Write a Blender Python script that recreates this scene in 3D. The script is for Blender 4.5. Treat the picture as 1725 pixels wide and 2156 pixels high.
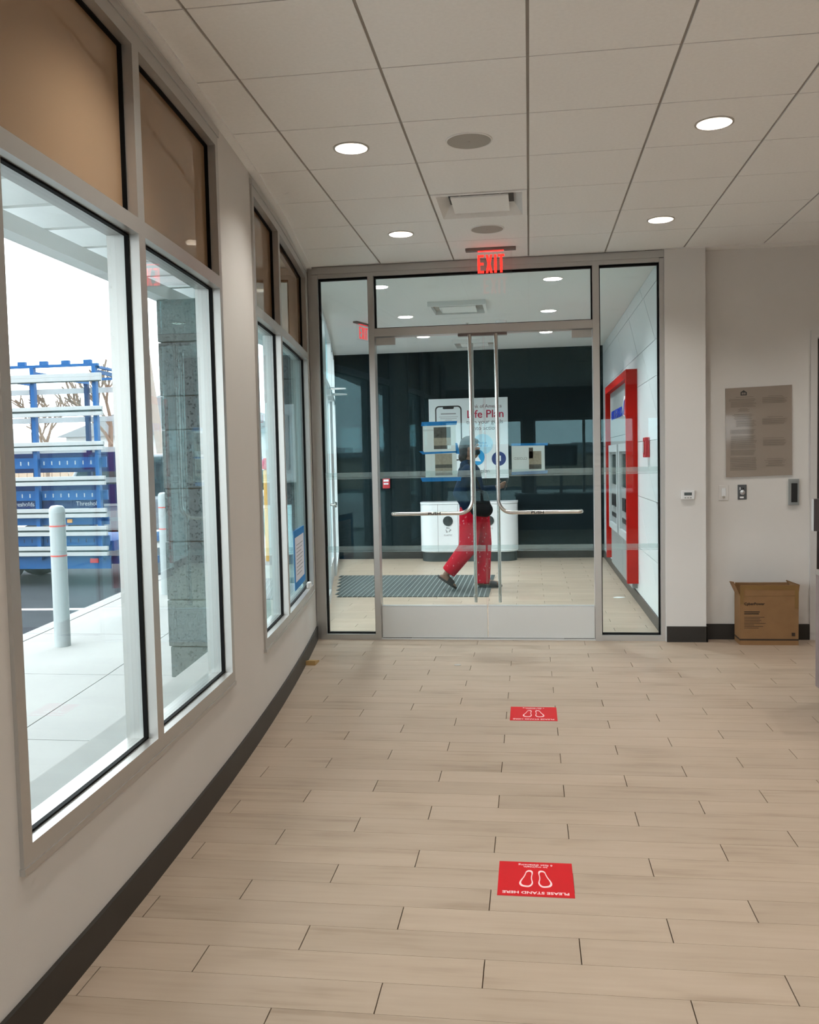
import bpy, bmesh, math, random
from mathutils import Vector, Matrix

for _o in list(bpy.data.objects):
    bpy.data.objects.remove(_o, do_unlink=True)
SC = bpy.context.scene
COL = SC.collection
random.seed(7)
PI = math.pi

# ------------------------------------------------------------------ camera, sky, exposure
H = 1.534                      # eye height
CZ = 3.162                     # ceiling height
YS = 7.50                      # storefront plane
cam_d = bpy.data.cameras.new('camera')
cam = bpy.data.objects.new('camera', cam_d)
COL.objects.link(cam)
_r = Vector((0.990982, 0.132214, -0.021781))
_f = Vector((-0.133282, 0.989351, -0.058484))
_u = Vector((0.013817, 0.060860, 0.998051))
m = Matrix.Identity(4)
for i in range(3):
    m[i][0] = _r[i]; m[i][1] = _u[i]; m[i][2] = -_f[i]
m[2][3] = H
cam.matrix_world = m
cam_d.sensor_fit = 'VERTICAL'
cam_d.sensor_height = 36.0
cam_d.lens = 1890.63 / 2156.0 * 36.0
cam_d.clip_start = 0.05
cam_d.clip_end = 300
SC.camera = cam

SKY_STRENGTH = 5.0
CAN_W = 10.0                    # watts of each recessed can in the lobby
VCAN_W = 24.0                  # and of the cooler ones in the vestibule
world = bpy.data.worlds.new('world')
SC.world = world
world.use_nodes = True
_bg = world.node_tree.nodes['Background']
_bg.inputs[0].default_value = (0.93, 0.97, 1.0, 1)
_bg.inputs[1].default_value = SKY_STRENGTH
SC.view_settings.view_transform = 'Standard'
SC.view_settings.look = 'None'
SC.view_settings.exposure = 0.06
SC.view_settings.gamma = 1.0
SC.view_settings.use_curve_mapping = False
SC.cycles.transparent_max_bounces = 24
SC.cycles.max_bounces = 5
SC.cycles.use_light_tree = False
SC.cycles.diffuse_bounces = 3
SC.cycles.glossy_bounces = 3
SC.cycles.use_adaptive_sampling = True
SC.cycles.adaptive_threshold = 0.1
SC.cycles.adaptive_min_samples = 16

# ------------------------------------------------------------------ plan curve of the glazed left wall
def wx(y):
    return ((4.60787603e-04 * y - 1.88053480e-02) * y + 5.69441322e-02) * y - 1.40584458

# ------------------------------------------------------------------ materials
MATS = {}
def nt_of(name):
    mt = bpy.data.materials.new(name)
    mt.use_nodes = True
    return mt, mt.node_tree, mt.node_tree.nodes['Principled BSDF']

def mat(name, col, rough=0.5, metal=0.0, spec=0.5, coat=0.0, var=0.0, vscale=8.0, bump=0.0, bscale=200.0, emit=None, es=0.0, obj_var=0.0):
    mt, nt, b = nt_of(name)
    b.inputs['Base Color'].default_value = (*col, 1)
    b.inputs['Roughness'].default_value = rough
    b.inputs['Metallic'].default_value = metal
    b.inputs['Specular IOR Level'].default_value = spec
    b.inputs['Coat Weight'].default_value = coat
    b.inputs['Coat Roughness'].default_value = 0.05
    if var > 0 or bump > 0 or obj_var > 0:
        tc = nt.nodes.new('ShaderNodeTexCoord')
    if var > 0 or obj_var > 0:
        n = nt.nodes.new('ShaderNodeTexNoise')
        n.inputs['Scale'].default_value = vscale
        n.inputs['Detail'].default_value = 4
        nt.links.new(tc.outputs['Object'], n.inputs['Vector'])
        mr = nt.nodes.new('ShaderNodeMapRange')
        mr.inputs['From Min'].default_value = 0.3
        mr.inputs['From Max'].default_value = 0.7
        mr.inputs['To Min'].default_value = 1 - var
        mr.inputs['To Max'].default_value = 1 + var
        nt.links.new(n.outputs['Fac'], mr.inputs['Value'])
        val = mr.outputs['Result']
        if obj_var > 0:
            oi = nt.nodes.new('ShaderNodeObjectInfo')
            m2 = nt.nodes.new('ShaderNodeMapRange')
            m2.inputs['To Min'].default_value = 1 - obj_var
            m2.inputs['To Max'].default_value = 1 + obj_var
            nt.links.new(oi.outputs['Random'], m2.inputs['Value'])
            mu = nt.nodes.new('ShaderNodeMath'); mu.operation = 'MULTIPLY'
            nt.links.new(val, mu.inputs[0]); nt.links.new(m2.outputs['Result'], mu.inputs[1])
            val = mu.outputs[0]
        hs = nt.nodes.new('ShaderNodeHueSaturation')
        hs.inputs['Color'].default_value = (*col, 1)
        nt.links.new(val, hs.inputs['Value'])
        nt.links.new(hs.outputs['Color'], b.inputs['Base Color'])
    if bump > 0:
        n2 = nt.nodes.new('ShaderNodeTexNoise')
        n2.inputs['Scale'].default_value = bscale
        n2.inputs['Detail'].default_value = 3
        nt.links.new(tc.outputs['Object'], n2.inputs['Vector'])
        bp = nt.nodes.new('ShaderNodeBump')
        bp.inputs['Strength'].default_value = bump
        bp.inputs['Distance'].default_value = 0.002
        nt.links.new(n2.outputs['Fac'], bp.inputs['Height'])
        nt.links.new(bp.outputs['Normal'], b.inputs['Normal'])
    if emit:
        b.inputs['Emission Color'].default_value = (*emit, 1)
        b.inputs['Emission Strength'].default_value = es
    MATS[name] = mt
    return mt

def glass_mat(name, tint, f0=0.045, gain=1.0, haze=0.0):
    """thin sheet glass: tinted transmission plus a Schlick mirror reflection, per face of the pane"""
    mt = bpy.data.materials.new(name); mt.use_nodes = True
    nt = mt.node_tree; nt.nodes.clear()
    out = nt.nodes.new('ShaderNodeOutputMaterial')
    tr = nt.nodes.new('ShaderNodeBsdfTransparent'); tr.inputs[0].default_value = (*tint, 1)
    gl = nt.nodes.new('ShaderNodeBsdfGlossy'); gl.inputs['Roughness'].default_value = 0.0
    gl.inputs[0].default_value = (0.60, 0.94, 1.0, 1)
    lw = nt.nodes.new('ShaderNodeLayerWeight'); lw.inputs['Blend'].default_value = 0.5
    pw = nt.nodes.new('ShaderNodeMath'); pw.operation = 'POWER'; pw.inputs[1].default_value = 5.0
    ma = nt.nodes.new('ShaderNodeMath'); ma.operation = 'MULTIPLY_ADD'
    ma.inputs[1].default_value = (1 - f0) * 0.8 * gain; ma.inputs[2].default_value = f0 * gain
    mx = nt.nodes.new('ShaderNodeMixShader')
    nt.links.new(lw.outputs['Facing'], pw.inputs[0])
    nt.links.new(pw.outputs[0], ma.inputs[0])
    nt.links.new(ma.outputs[0], mx.inputs[0])
    nt.links.new(tr.outputs[0], mx.inputs[1]); nt.links.new(gl.outputs[0], mx.inputs[2])
    last = mx.outputs[0]
    if haze > 0:
        df = nt.nodes.new('ShaderNodeBsdfDiffuse'); df.inputs[0].default_value = (0.75, 0.82, 0.82, 1)
        m2 = nt.nodes.new('ShaderNodeMixShader'); m2.inputs[0].default_value = haze
        nt.links.new(last, m2.inputs[1]); nt.links.new(df.outputs[0], m2.inputs[2])
        last = m2.outputs[0]
    nt.links.new(last, out.inputs[0])
    MATS[name] = mt
    return mt

def plank_mat(name, base):
    mt, nt, b = nt_of(name)
    N = nt.nodes.new; L = nt.links.new
    geo = N('ShaderNodeNewGeometry'); oi = N('ShaderNodeObjectInfo')
    rnd = N('ShaderNodeMath'); rnd.operation = 'ADD'
    L(geo.outputs['Random Per Island'], rnd.inputs[0]); L(oi.outputs['Random'], rnd.inputs[1])
    fr = N('ShaderNodeMath'); fr.operation = 'FRACT'; L(rnd.outputs[0], fr.inputs[0])
    mp = N('ShaderNodeMapping'); mp.inputs['Scale'].default_value = (1.6, 26.0, 1.0)
    off = N('ShaderNodeCombineXYZ')
    mo = N('ShaderNodeMath'); mo.operation = 'MULTIPLY'; mo.inputs[1].default_value = 37.0
    L(fr.outputs[0], mo.inputs[0]); L(mo.outputs[0], off.inputs[0]); L(mo.outputs[0], off.inputs[2])
    L(geo.outputs['Position'], mp.inputs['Vector']); L(off.outputs[0], mp.inputs['Location'])
    n1 = N('ShaderNodeTexNoise'); n1.inputs['Scale'].default_value = 1.3; n1.inputs['Detail'].default_value = 5; n1.inputs['Roughness'].default_value = 0.55
    L(mp.outputs[0], n1.inputs['Vector'])
    mp2 = N('ShaderNodeMapping'); mp2.inputs['Scale'].default_value = (2.2, 7.0, 1.0)
    L(geo.outputs['Position'], mp2.inputs['Vector']); L(off.outputs[0], mp2.inputs['Location'])
    n2 = N('ShaderNodeTexNoise'); n2.inputs['Scale'].default_value = 1.0; n2.inputs['Detail'].default_value = 3
    L(mp2.outputs[0], n2.inputs['Vector'])
    cr = N('ShaderNodeValToRGB')
    e = cr.color_ramp.elements
    e[0].position = 0.28; e[0].color = (base[0] * 0.70, base[1] * 0.66, base[2] * 0.62, 1)
    e[1].position = 0.62; e[1].color = (*base, 1)
    k = cr.color_ramp.elements.new(0.45); k.color = (base[0] * 0.93, base[1] * 0.92, base[2] * 0.90, 1)
    mxv = N('ShaderNodeMix'); mxv.data_type = 'FLOAT'; mxv.inputs[0].default_value = 0.55
    L(n1.outputs['Fac'], mxv.inputs[2]); L(n2.outputs['Fac'], mxv.inputs[3])
    L(mxv.outputs[0], cr.inputs[0])
    hs = N('ShaderNodeHueSaturation')
    mr = N('ShaderNodeMapRange'); mr.inputs['To Min'].default_value = 0.95; mr.inputs['To Max'].default_value = 1.05
    L(fr.outputs[0], mr.inputs['Value']); L(mr.outputs[0], hs.inputs['Value'])
    L(cr.outputs[0], hs.inputs['Color']); L(hs.outputs[0], b.inputs['Base Color'])
    b.inputs['Roughness'].default_value = 0.42
    b.inputs['Specular IOR Level'].default_value = 0.35
    bp = N('ShaderNodeBump'); bp.inputs['Strength'].default_value = 0.15; bp.inputs['Distance'].default_value = 0.001
    L(n1.outputs['Fac'], bp.inputs['Height']); L(bp.outputs[0], b.inputs['Normal'])
    MATS[name] = mt
    return mt

def stone_mat(name, col):
    mt, nt, b = nt_of(name)
    N = nt.nodes.new; L = nt.links.new
    tc = N('ShaderNodeTexCoord')
    n = N('ShaderNodeTexNoise'); n.inputs['Scale'].default_value = 6; n.inputs['Detail'].default_value = 6
    L(tc.outputs['Object'], n.inputs['Vector'])
    v = N('ShaderNodeTexNoise'); v.inputs['Scale'].default_value = 52; v.inputs['Detail'].default_value = 2
    L(tc.outputs['Object'], v.inputs['Vector'])
    cr = N('ShaderNodeValToRGB')
    cr.color_ramp.elements[0].position = 0.3; cr.color_ramp.elements[0].color = (col[0] * .75, col[1] * .75, col[2] * .75, 1)
    cr.color_ramp.elements[1].position = 0.7; cr.color_ramp.elements[1].color = (*col, 1)
    L(n.outputs['Fac'], cr.inputs[0])
    c2 = N('ShaderNodeValToRGB')
    c2.color_ramp.elements[0].position = 0.37; c2.color_ramp.elements[0].color = (0.42, 0.42, 0.42, 1)
    c2.color_ramp.elements[1].position = 0.42; c2.color_ramp.elements[1].color = (1, 1, 1, 1)
    L(v.outputs['Fac'], c2.inputs[0])
    mx = N('ShaderNodeMix'); mx.data_type = 'RGBA'; mx.blend_type = 'MULTIPLY'; mx.inputs[0].default_value = 1.0
    L(cr.outputs[0], mx.inputs[6]); L(c2.outputs[0], mx.inputs[7])
    L(mx.outputs[2], b.inputs['Base Color'])
    b.inputs['Roughness'].default_value = 0.85
    bp = N('ShaderNodeBump'); bp.inputs['Strength'].default_value = 0.6; bp.inputs['Distance'].default_value = 0.01
    L(v.outputs['Fac'], bp.inputs['Height']); L(bp.outputs[0], b.inputs['Normal'])
    MATS[name] = mt
    return mt

def speckle_mat(name, col, dot, scale=34.0):
    mt, nt, b = nt_of(name)
    N = nt.nodes.new; L = nt.links.new
    tc = N('ShaderNodeTexCoord')
    v = N('ShaderNodeTexVoronoi'); v.inputs['Scale'].default_value = scale
    mp = N('ShaderNodeMapping'); mp.inputs['Scale'].default_value = (1.0, 1.0, 0.55)
    L(tc.outputs['Object'], mp.inputs[0]); L(mp.outputs[0], v.inputs['Vector'])
    cr = N('ShaderNodeValToRGB')
    cr.color_ramp.elements[0].position = 0.10; cr.color_ramp.elements[0].color = (*dot, 1)
    cr.color_ramp.elements[1].position = 0.17; cr.color_ramp.elements[1].color = (*col, 1)
    L(v.outputs['Distance'], cr.inputs[0]); L(cr.outputs[0], b.inputs['Base Color'])
    b.inputs['Roughness'].default_value = 0.9
    b.inputs['Specular IOR Level'].default_value = 0.1
    MATS[name] = mt
    return mt

mat('wall_paint', (0.71, 0.685, 0.655), 0.75, var=0.015, vscale=3, bump=0.08, bscale=260)
mat('column_paint', (0.76, 0.745, 0.725), 0.7, bump=0.06, bscale=260)
mat('ceiling_tile', (0.91, 0.908, 0.90), 0.9, var=0.02, vscale=60, bump=0.25, bscale=420)
mat('grid_metal', (0.34, 0.31, 0.28), 0.6)
mat('gypsum', (0.78, 0.79, 0.775), 0.85)
mat('base_rubber', (0.022, 0.019, 0.016), 0.45)
mat('base_brown', (0.075, 0.058, 0.05), 0.5)
mat('frame_metal', (0.52, 0.505, 0.485), 0.36, metal=0.65, bump=0.03, bscale=600)
mat('bright_metal', (0.62, 0.63, 0.63), 0.35, metal=0.35)
mat('gasket', (0.006, 0.006, 0.006), 0.6, spec=0.08)
mat('steel', (0.62, 0.59, 0.56), 0.22, metal=1.0)
mat('kick_metal', (0.72, 0.73, 0.72), 0.42, metal=0.25, bump=0.02, bscale=500)
mat('spandrel', (0.36, 0.235, 0.14), 0.03, spec=0.5)
mat('dark_wall', (0.006, 0.013, 0.016), 0.8, spec=0.15, var=0.05, vscale=3)
mat('white_panel', (0.76, 0.80, 0.81), 0.35)
mat('white_gloss', (0.82, 0.83, 0.84), 0.25)
mat('dark_rubber', (0.03, 0.04, 0.04), 0.5)
mat('bank_red', (0.44, 0.007, 0.003), 0.5, spec=0.15)
mat('machine_grey', (0.27, 0.285, 0.28), 0.5)
mat('machine_light', (0.44, 0.475, 0.48), 0.45)
mat('screen_dark', (0.06, 0.08, 0.08), 0.12)
mat('bank_blue', (0.01, 0.045, 0.42), 0.4)
mat('white_print', (0.86, 0.87, 0.88), 0.5)
mat('black', (0.01, 0.01, 0.01), 0.4)
mat('ink', (0.03, 0.03, 0.03), 0.6)
mat('ink_grey', (0.30, 0.30, 0.31), 0.7)
mat('steel_dark', (0.10, 0.105, 0.11), 0.4, metal=0.3)
mat('paper', (0.80, 0.82, 0.82), 0.8)
mat('paper_lilac', (0.76, 0.74, 0.80), 0.8)
mat('tape_blue', (0.0, 0.19, 0.52), 0.7)
mat('photo_tan', (0.38, 0.32, 0.25), 0.7, var=0.12, vscale=60)
mat('photo_dark', (0.10, 0.09, 0.08), 0.7, var=0.2, vscale=60)
mat('notice_tan', (0.31, 0.255, 0.21), 0.5, coat=0.6)
mat('notice_ink', (0.14, 0.115, 0.09), 0.6)
mat('poster_white', (0.72, 0.77, 0.78), 0.45)
mat('poster_red', (0.42, 0.02, 0.06), 0.5)
mat('poster_maroon', (0.12, 0.03, 0.05), 0.5)
mat('poster_ink', (0.09, 0.09, 0.10), 0.5)
mat('poster_sky', (0.42, 0.68, 0.80), 0.5)
mat('poster_blue', (0.01, 0.27, 0.56), 0.5)
mat('poster_navy', (0.012, 0.035, 0.17), 0.5)
mat('sticker_red', (0.58, 0.007, 0.012), 0.5, spec=0.25)
mat('sticker_white', (0.85, 0.62, 0.62), 0.5)
mat('exit_red', (0.9, 0.02, 0.01), 0.4, emit=(1.0, 0.015, 0.01), es=3.2)
mat('exit_red_dim', (0.9, 0.05, 0.05), 0.4, emit=(1.0, 0.05, 0.06), es=0.7)
mat('exit_bar', (0.22, 0.17, 0.16), 0.4, metal=0.4)
mat('grille', (0.43, 0.41, 0.375), 0.7, bump=0.5, bscale=900)
mat('can_trim', (0.50, 0.47, 0.43), 0.4, metal=0.3)
mat('can_cone', (0.85, 0.80, 0.72), 0.16, metal=0.9)
mat('lamp', (0.9, 0.85, 0.75), 0.5, emit=(1.0, 0.86, 0.68), es=9.0)
mat('cardboard', (0.27, 0.145, 0.06), 0.8, var=0.06, vscale=12)
mat('cardboard_tape', (0.24, 0.135, 0.045), 0.35)
mat('cardboard_print', (0.035, 0.02, 0.012), 0.7)
mat('wood_dark', (0.055, 0.042, 0.042), 0.45, var=0.1, vscale=10)
mat('laminate', (0.20, 0.15, 0.15), 0.5, var=0.08, vscale=14)
mat('laminate_wall', (0.20, 0.15, 0.12), 0.5, var=0.1, vscale=4)
mat('door_trim', (0.60, 0.58, 0.56), 0.5)
mat('mat_strip', (0.055, 0.068, 0.064), 0.95, var=0.2, vscale=120)
mat('mat_rail', (0.28, 0.30, 0.295), 0.5, metal=0.3)
mat('skin', (0.20, 0.105, 0.065), 0.55)
mat('hair', (0.02, 0.017, 0.016), 0.7)
mat('jacket_navy', (0.004, 0.014, 0.036), 0.9, spec=0.1, var=0.15, vscale=14)
mat('bag_black', (0.003, 0.003, 0.004), 0.8, spec=0.1)
speckle_mat('trousers_red', (0.40, 0.004, 0.018), (0.55, 0.25, 0.28), 26.0)
mat('sandal', (0.012, 0.009, 0.008), 0.6)
mat('concrete', (0.35, 0.352, 0.342), 0.85, var=0.06, vscale=1.2)
mat('curb_stone', (0.34, 0.34, 0.33), 0.85, var=0.05, vscale=4)
mat('asphalt', (0.042, 0.046, 0.054), 0.95, spec=0.1, var=0.15, vscale=3)
mat('road_paint', (0.62, 0.64, 0.64), 0.7)
mat('pergola_white', (0.80, 0.84, 0.84), 0.6)
mat('bollard_white', (0.36, 0.40, 0.405), 0.45)
mat('bollard_red', (0.62, 0.10, 0.08), 0.5)
mat('truck_blue', (0.004, 0.072, 0.235), 0.5, spec=0.2)
mat('truck_navy', (0.006, 0.016, 0.075), 0.6, spec=0.2)
mat('rail_white', (0.37, 0.385, 0.39), 0.6, spec=0.2)
mat('rail_shade', (0.03, 0.045, 0.045), 0.8)  # dark tone painted in for the shade between the rack rails
mat('lettering_white', (0.5, 0.5, 0.5), 0.6)
mat('tyre', (0.015, 0.015, 0.016), 0.8)
mat('car_grey', (0.19, 0.21, 0.23), 0.25, coat=0.5)
mat('car_white', (0.72, 0.76, 0.78), 0.3, coat=0.5)
mat('car_glass', (0.03, 0.04, 0.045), 0.08)
mat('tail_red', (0.55, 0.02, 0.03), 0.3)
mat('marker_yellow', (0.70, 0.40, 0.06), 0.6)
mat('orange_tape', (0.75, 0.33, 0.05), 0.6)
mat('bark', (0.16, 0.11, 0.08), 0.9)
mat('pole_wood', (0.27, 0.22, 0.19), 0.9)
mat('house_wall', (0.50, 0.50, 0.50), 0.8)
mat('roof_grey', (0.20, 0.21, 0.22), 0.8)
mat('brick_red', (0.36, 0.20, 0.15), 0.85, var=0.1, vscale=30)
mat('fence_wood', (0.36, 0.27, 0.20), 0.85)
mat('wedge_wood', (0.50, 0.32, 0.12), 0.7)
mat('foam', (0.80, 0.78, 0.74), 0.8)
mat('desk_top', (0.30, 0.27, 0.25), 0.4)
plank_mat('plank', (0.435, 0.342, 0.262))
mat('grout', (0.19, 0.14, 0.10), 0.9)
stone_mat('pillar_stone', (0.135, 0.15, 0.146))
glass_mat('window_glass', (0.955, 0.985, 0.985), 0.04)
glass_mat('store_glass', (0.94, 0.985, 0.985), 0.020)
glass_mat('frost_band', (0.96, 0.985, 0.985), 0.015, haze=0.085)
glass_mat('acrylic', (0.99, 0.97, 0.97), 0.02)

# ------------------------------------------------------------------ mesh builders
class MB:
    def __init__(s):
        s.v = []; s.f = []
    def add(s, vs, fs):
        o = len(s.v)
        s.v += [tuple(p) for p in vs]
        s.f += [tuple(i + o for i in q) for q in fs]
        return s
    def box(s, x0, x1, y0, y1, z0, z1):
        vs = [(x, y, z) for z in (z0, z1) for y in (y0, y1) for x in (x0, x1)]
        return s.add(vs, [(0, 2, 3, 1), (4, 5, 7, 6), (0, 1, 5, 4), (2, 6, 7, 3), (0, 4, 6, 2), (1, 3, 7, 5)])
    def wbox(s, y0, y1, o0, o1, z0, z1, seg=0.35, base=wx):
        """box that follows the curved left wall; o = offset into the room"""
        n = max(1, int(math.ceil((y1 - y0) / seg)))
        vs = []
        for i in range(n + 1):
            y = y0 + (y1 - y0) * i / n
            x = base(y)
            vs += [(x + o0, y, z0), (x + o1, y, z0), (x + o1, y, z1), (x + o0, y, z1)]
        fs = [(0, 1, 2, 3)]
        for i in range(n):
            a = 4 * i; b = a + 4
            for k in range(4):
                k2 = (k + 1) % 4
                fs.append((a + k, b + k, b + k2, a + k2))
        e = 4 * n
        fs.append((e + 3, e + 2, e + 1, e))
        return s.add(vs, fs)
    def prism(s, pts, a, b, axis='z'):
        """polygon pts (u,v) extruded from a to b along axis"""
        def P(u, v, w):
            return (u, v, w) if axis == 'z' else ((u, w, v) if axis == 'y' else (w, u, v))
        n = len(pts)
        vs = [P(u, v, a) for u, v in pts] + [P(u, v, b) for u, v in pts]
        fs = [tuple(range(n - 1, -1, -1)), tuple(range(n, 2 * n))]
        fs += [(i, (i + 1) % n, n + (i + 1) % n, n + i) for i in range(n)]
        return s.add(vs, fs)
    def tube(s, path, r, n=10, cap=True):
        path = [Vector(p) for p in path]
        rs = r if isinstance(r, (list, tuple)) else [r] * len(path)
        vs = []; fs = []
        t0 = (path[1] - path[0]).normalized()
        up = Vector((0, 0, 1)) if abs(t0.z) < 0.9 else Vector((1, 0, 0))
        nrm = (up - t0 * up.dot(t0)).normalized()
        for i, p in enumerate(path):
            if i == 0: t = path[1] - path[0]
            elif i == len(path) - 1: t = path[-1] - path[-2]
            else: t = (path[i + 1] - path[i]).normalized() + (path[i] - path[i - 1]).normalized()
            t.normalize()
            nrm = (nrm - t * nrm.dot(t)).normalized()
            bi = t.cross(nrm)
            for k in range(n):
                a = 2 * PI * k / n
                vs.append(p + (nrm * math.cos(a) + bi * math.sin(a)) * rs[i])
        for i in range(len(path) - 1):
            for k in range(n):
                k2 = (k + 1) % n
                fs.append((i * n + k, i * n + k2, (i + 1) * n + k2, (i + 1) * n + k))
        if cap:
            fs.append(tuple(range(n - 1, -1, -1)))
            e = (len(path) - 1) * n
            fs.append(tuple(range(e, e + n)))
        return s.add(vs, fs)
    def lathe(s, prof, c, n=32, axis='z', caps=True):
        """prof: list of (r, h) revolved round an axis through c; caps=False leaves a closed ring profile open at its axis"""
        if not caps: prof = list(prof) + [prof[0]]
        vs = []; fs = []
        for r, h in prof:
            for k in range(n):
                a = 2 * PI * k / n
                u, v = r * math.cos(a), r * math.sin(a)
                if axis == 'z': vs.append((c[0] + u, c[1] + v, c[2] + h))
                elif axis == 'y': vs.append((c[0] + u, c[1] + h, c[2] + v))
                else: vs.append((c[0] + h, c[1] + u, c[2] + v))
        for i in range(len(prof) - 1):
            for k in range(n):
                k2 = (k + 1) % n
                fs.append((i * n + k, i * n + k2, (i + 1) * n + k2, (i + 1) * n + k))
        if caps and prof[0][0] > 2e-3: fs.append(tuple(range(n - 1, -1, -1)))
        if caps and prof[-1][0] > 2e-3:
            e = (len(prof) - 1) * n
            fs.append(tuple(range(e, e + n)))
        return s.add(vs, fs)
    def ball(s, c, r, n=14, m=9, sc=(1, 1, 1)):
        vs = []; fs = []
        for i in range(m + 1):
            t = PI * i / m
            for k in range(n):
                a = 2 * PI * k / n
                vs.append((c[0] + r * sc[0] * math.sin(t) * math.cos(a), c[1] + r * sc[1] * math.sin(t) * math.sin(a), c[2] + r * sc[2] * math.cos(t)))
        for i in range(m):
            for k in range(n):
                k2 = (k + 1) % n
                fs.append((i * n + k, (i + 1) * n + k, (i + 1) * n + k2, i * n + k2))
        return s.add(vs, fs)
    def mesh(s, name, material, smooth=False):
        me = bpy.data.meshes.new(name)
        me.from_pydata(s.v, [], s.f)
        me.materials.append(MATS[material] if isinstance(material, str) else material)
        bm = bmesh.new(); bm.from_mesh(me)
        bmesh.ops.remove_doubles(bm, verts=bm.verts, dist=1e-6)
        bmesh.ops.recalc_face_normals(bm, faces=bm.faces)
        bm.to_mesh(me); bm.free()
        if smooth:
            for p in me.polygons: p.use_smooth = True
            me.set_sharp_from_angle(angle=math.radians(40))
        return me
    def build(s, name, material, parent=None, smooth=False, bevel=0.0, label=None):
        o = bpy.data.objects.new(name, s.mesh(name, material, smooth))
        COL.objects.link(o)
        if parent is not None:
            o.parent = parent
            o.matrix_parent_inverse = parent.matrix_basis.inverted()
        if bevel > 0:
            md = o.modifiers.new('bevel', 'BEVEL'); md.width = bevel; md.segments = 2; md.limit_method = 'ANGLE'
        if label: o['label'] = label
        return o

def bxs(name, material, parent, *boxes, **kw):
    mb = MB()
    for b in boxes: mb.box(*b)
    return mb.build(name, material, parent, **kw)

def tag(o, label, cat, group=None, kind=None):
    o['label'] = label; o['category'] = cat
    if group: o['group'] = group
    if kind: o['kind'] = kind
    return o

def empty(name, loc, label, cat, group=None, kind=None, rz=0.0):
    o = bpy.data.objects.new(name, None)
    COL.objects.link(o)
    o.location = loc; o.rotation_euler = (0, 0, rz)
    o.empty_display_size = 0.1
    return tag(o, label, cat, group, kind)

def child_mesh(name, me, parent, loc=(0, 0, 0)):
    o = bpy.data.objects.new(name, me)
    COL.objects.link(o); o.parent = parent
    o.matrix_parent_inverse = parent.matrix_basis.inverted()
    o.location = loc
    return o

def dup(root, loc, rz=None, label=None):
    """copy of a thing together with its parts and sub-parts"""
    r = root.copy(); COL.objects.link(r)
    r.location = loc
    if rz is not None: r.rotation_euler = (0, 0, rz)
    if label: r['label'] = label
    for ch in list(root.children):
        if ch.type == 'LIGHT': continue
        c = ch.copy(); COL.objects.link(c); c.parent = r; c.matrix_parent_inverse = ch.matrix_parent_inverse.copy()
        for g in list(ch.children):
            d = g.copy(); COL.objects.link(d); d.parent = c; d.matrix_parent_inverse = g.matrix_parent_inverse.copy()
    return r

_dg_clean = []
def text(name, body, size, material, parent, origin, right, up, align='CENTER', extrude=0.0008, bold=0.0, sx=1.0, mirror=False, space=1.0):
    """flat lettering in the plane of right/up"""
    cu = bpy.data.curves.new('tx', 'FONT')
    cu.body = body; cu.size = size; cu.align_x = align; cu.align_y = 'CENTER'
    cu.extrude = extrude; cu.resolution_u = 3; cu.offset = bold; cu.space_line = space
    ob = bpy.data.objects.new('tx', cu)
    COL.objects.link(ob)
    dg = bpy.context.evaluated_depsgraph_get()
    me = bpy.data.meshes.new_from_object(ob.evaluated_get(dg))
    bpy.data.objects.remove(ob, do_unlink=True)
    r = Vector(right).normalized(); u = Vector(up).normalized(); nn = r.cross(u)
    o0 = Vector(origin)
    sg = -1 if mirror else 1
    for v in me.vertices:
        c = v.co.copy()
        v.co = o0 + r * (c.x * sx * sg) + u * c.y + nn * c.z
    me.materials.clear(); me.materials.append(MATS[material])
    o = bpy.data.objects.new(name, me)
    COL.objects.link(o)
    if parent is not None:
        o.parent = parent
        o.matrix_parent_inverse = parent.matrix_basis.inverted()
    return o

def clip(poly, a, b, c):
    """keep a*x + b*y >= c"""
    out = []
    for i in range(len(poly)):
        p, q = poly[i], poly[(i + 1) % len(poly)]
        dp = a * p[0] + b * p[1] - c; dq = a * q[0] + b * q[1] - c
        if dp >= 0: out.append(p)
        if dp * dq < 0:
            t = dp / (dp - dq)
            out.append((p[0] + t * (q[0] - p[0]), p[1] + t * (q[1] - p[1])))
    return out

def struct(name, mb, material, label, cat, **kw):
    o = mb.build(name, material, **kw)
    return tag(o, label, cat, kind='structure')

def in_view(p, pad=0.06):
    d = Vector(p) - Vector((0, 0, H))
    z = d.dot(_f)
    if z < 0.2: return False
    return abs(d.dot(_r) / z) < 862.5 / 1890.6 + pad and abs(d.dot(_u) / z) < 1078 / 1890.6 + pad

REAR = -6.4
XR = 5.6
YB = 13.72          # back wall of the vestibule

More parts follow.
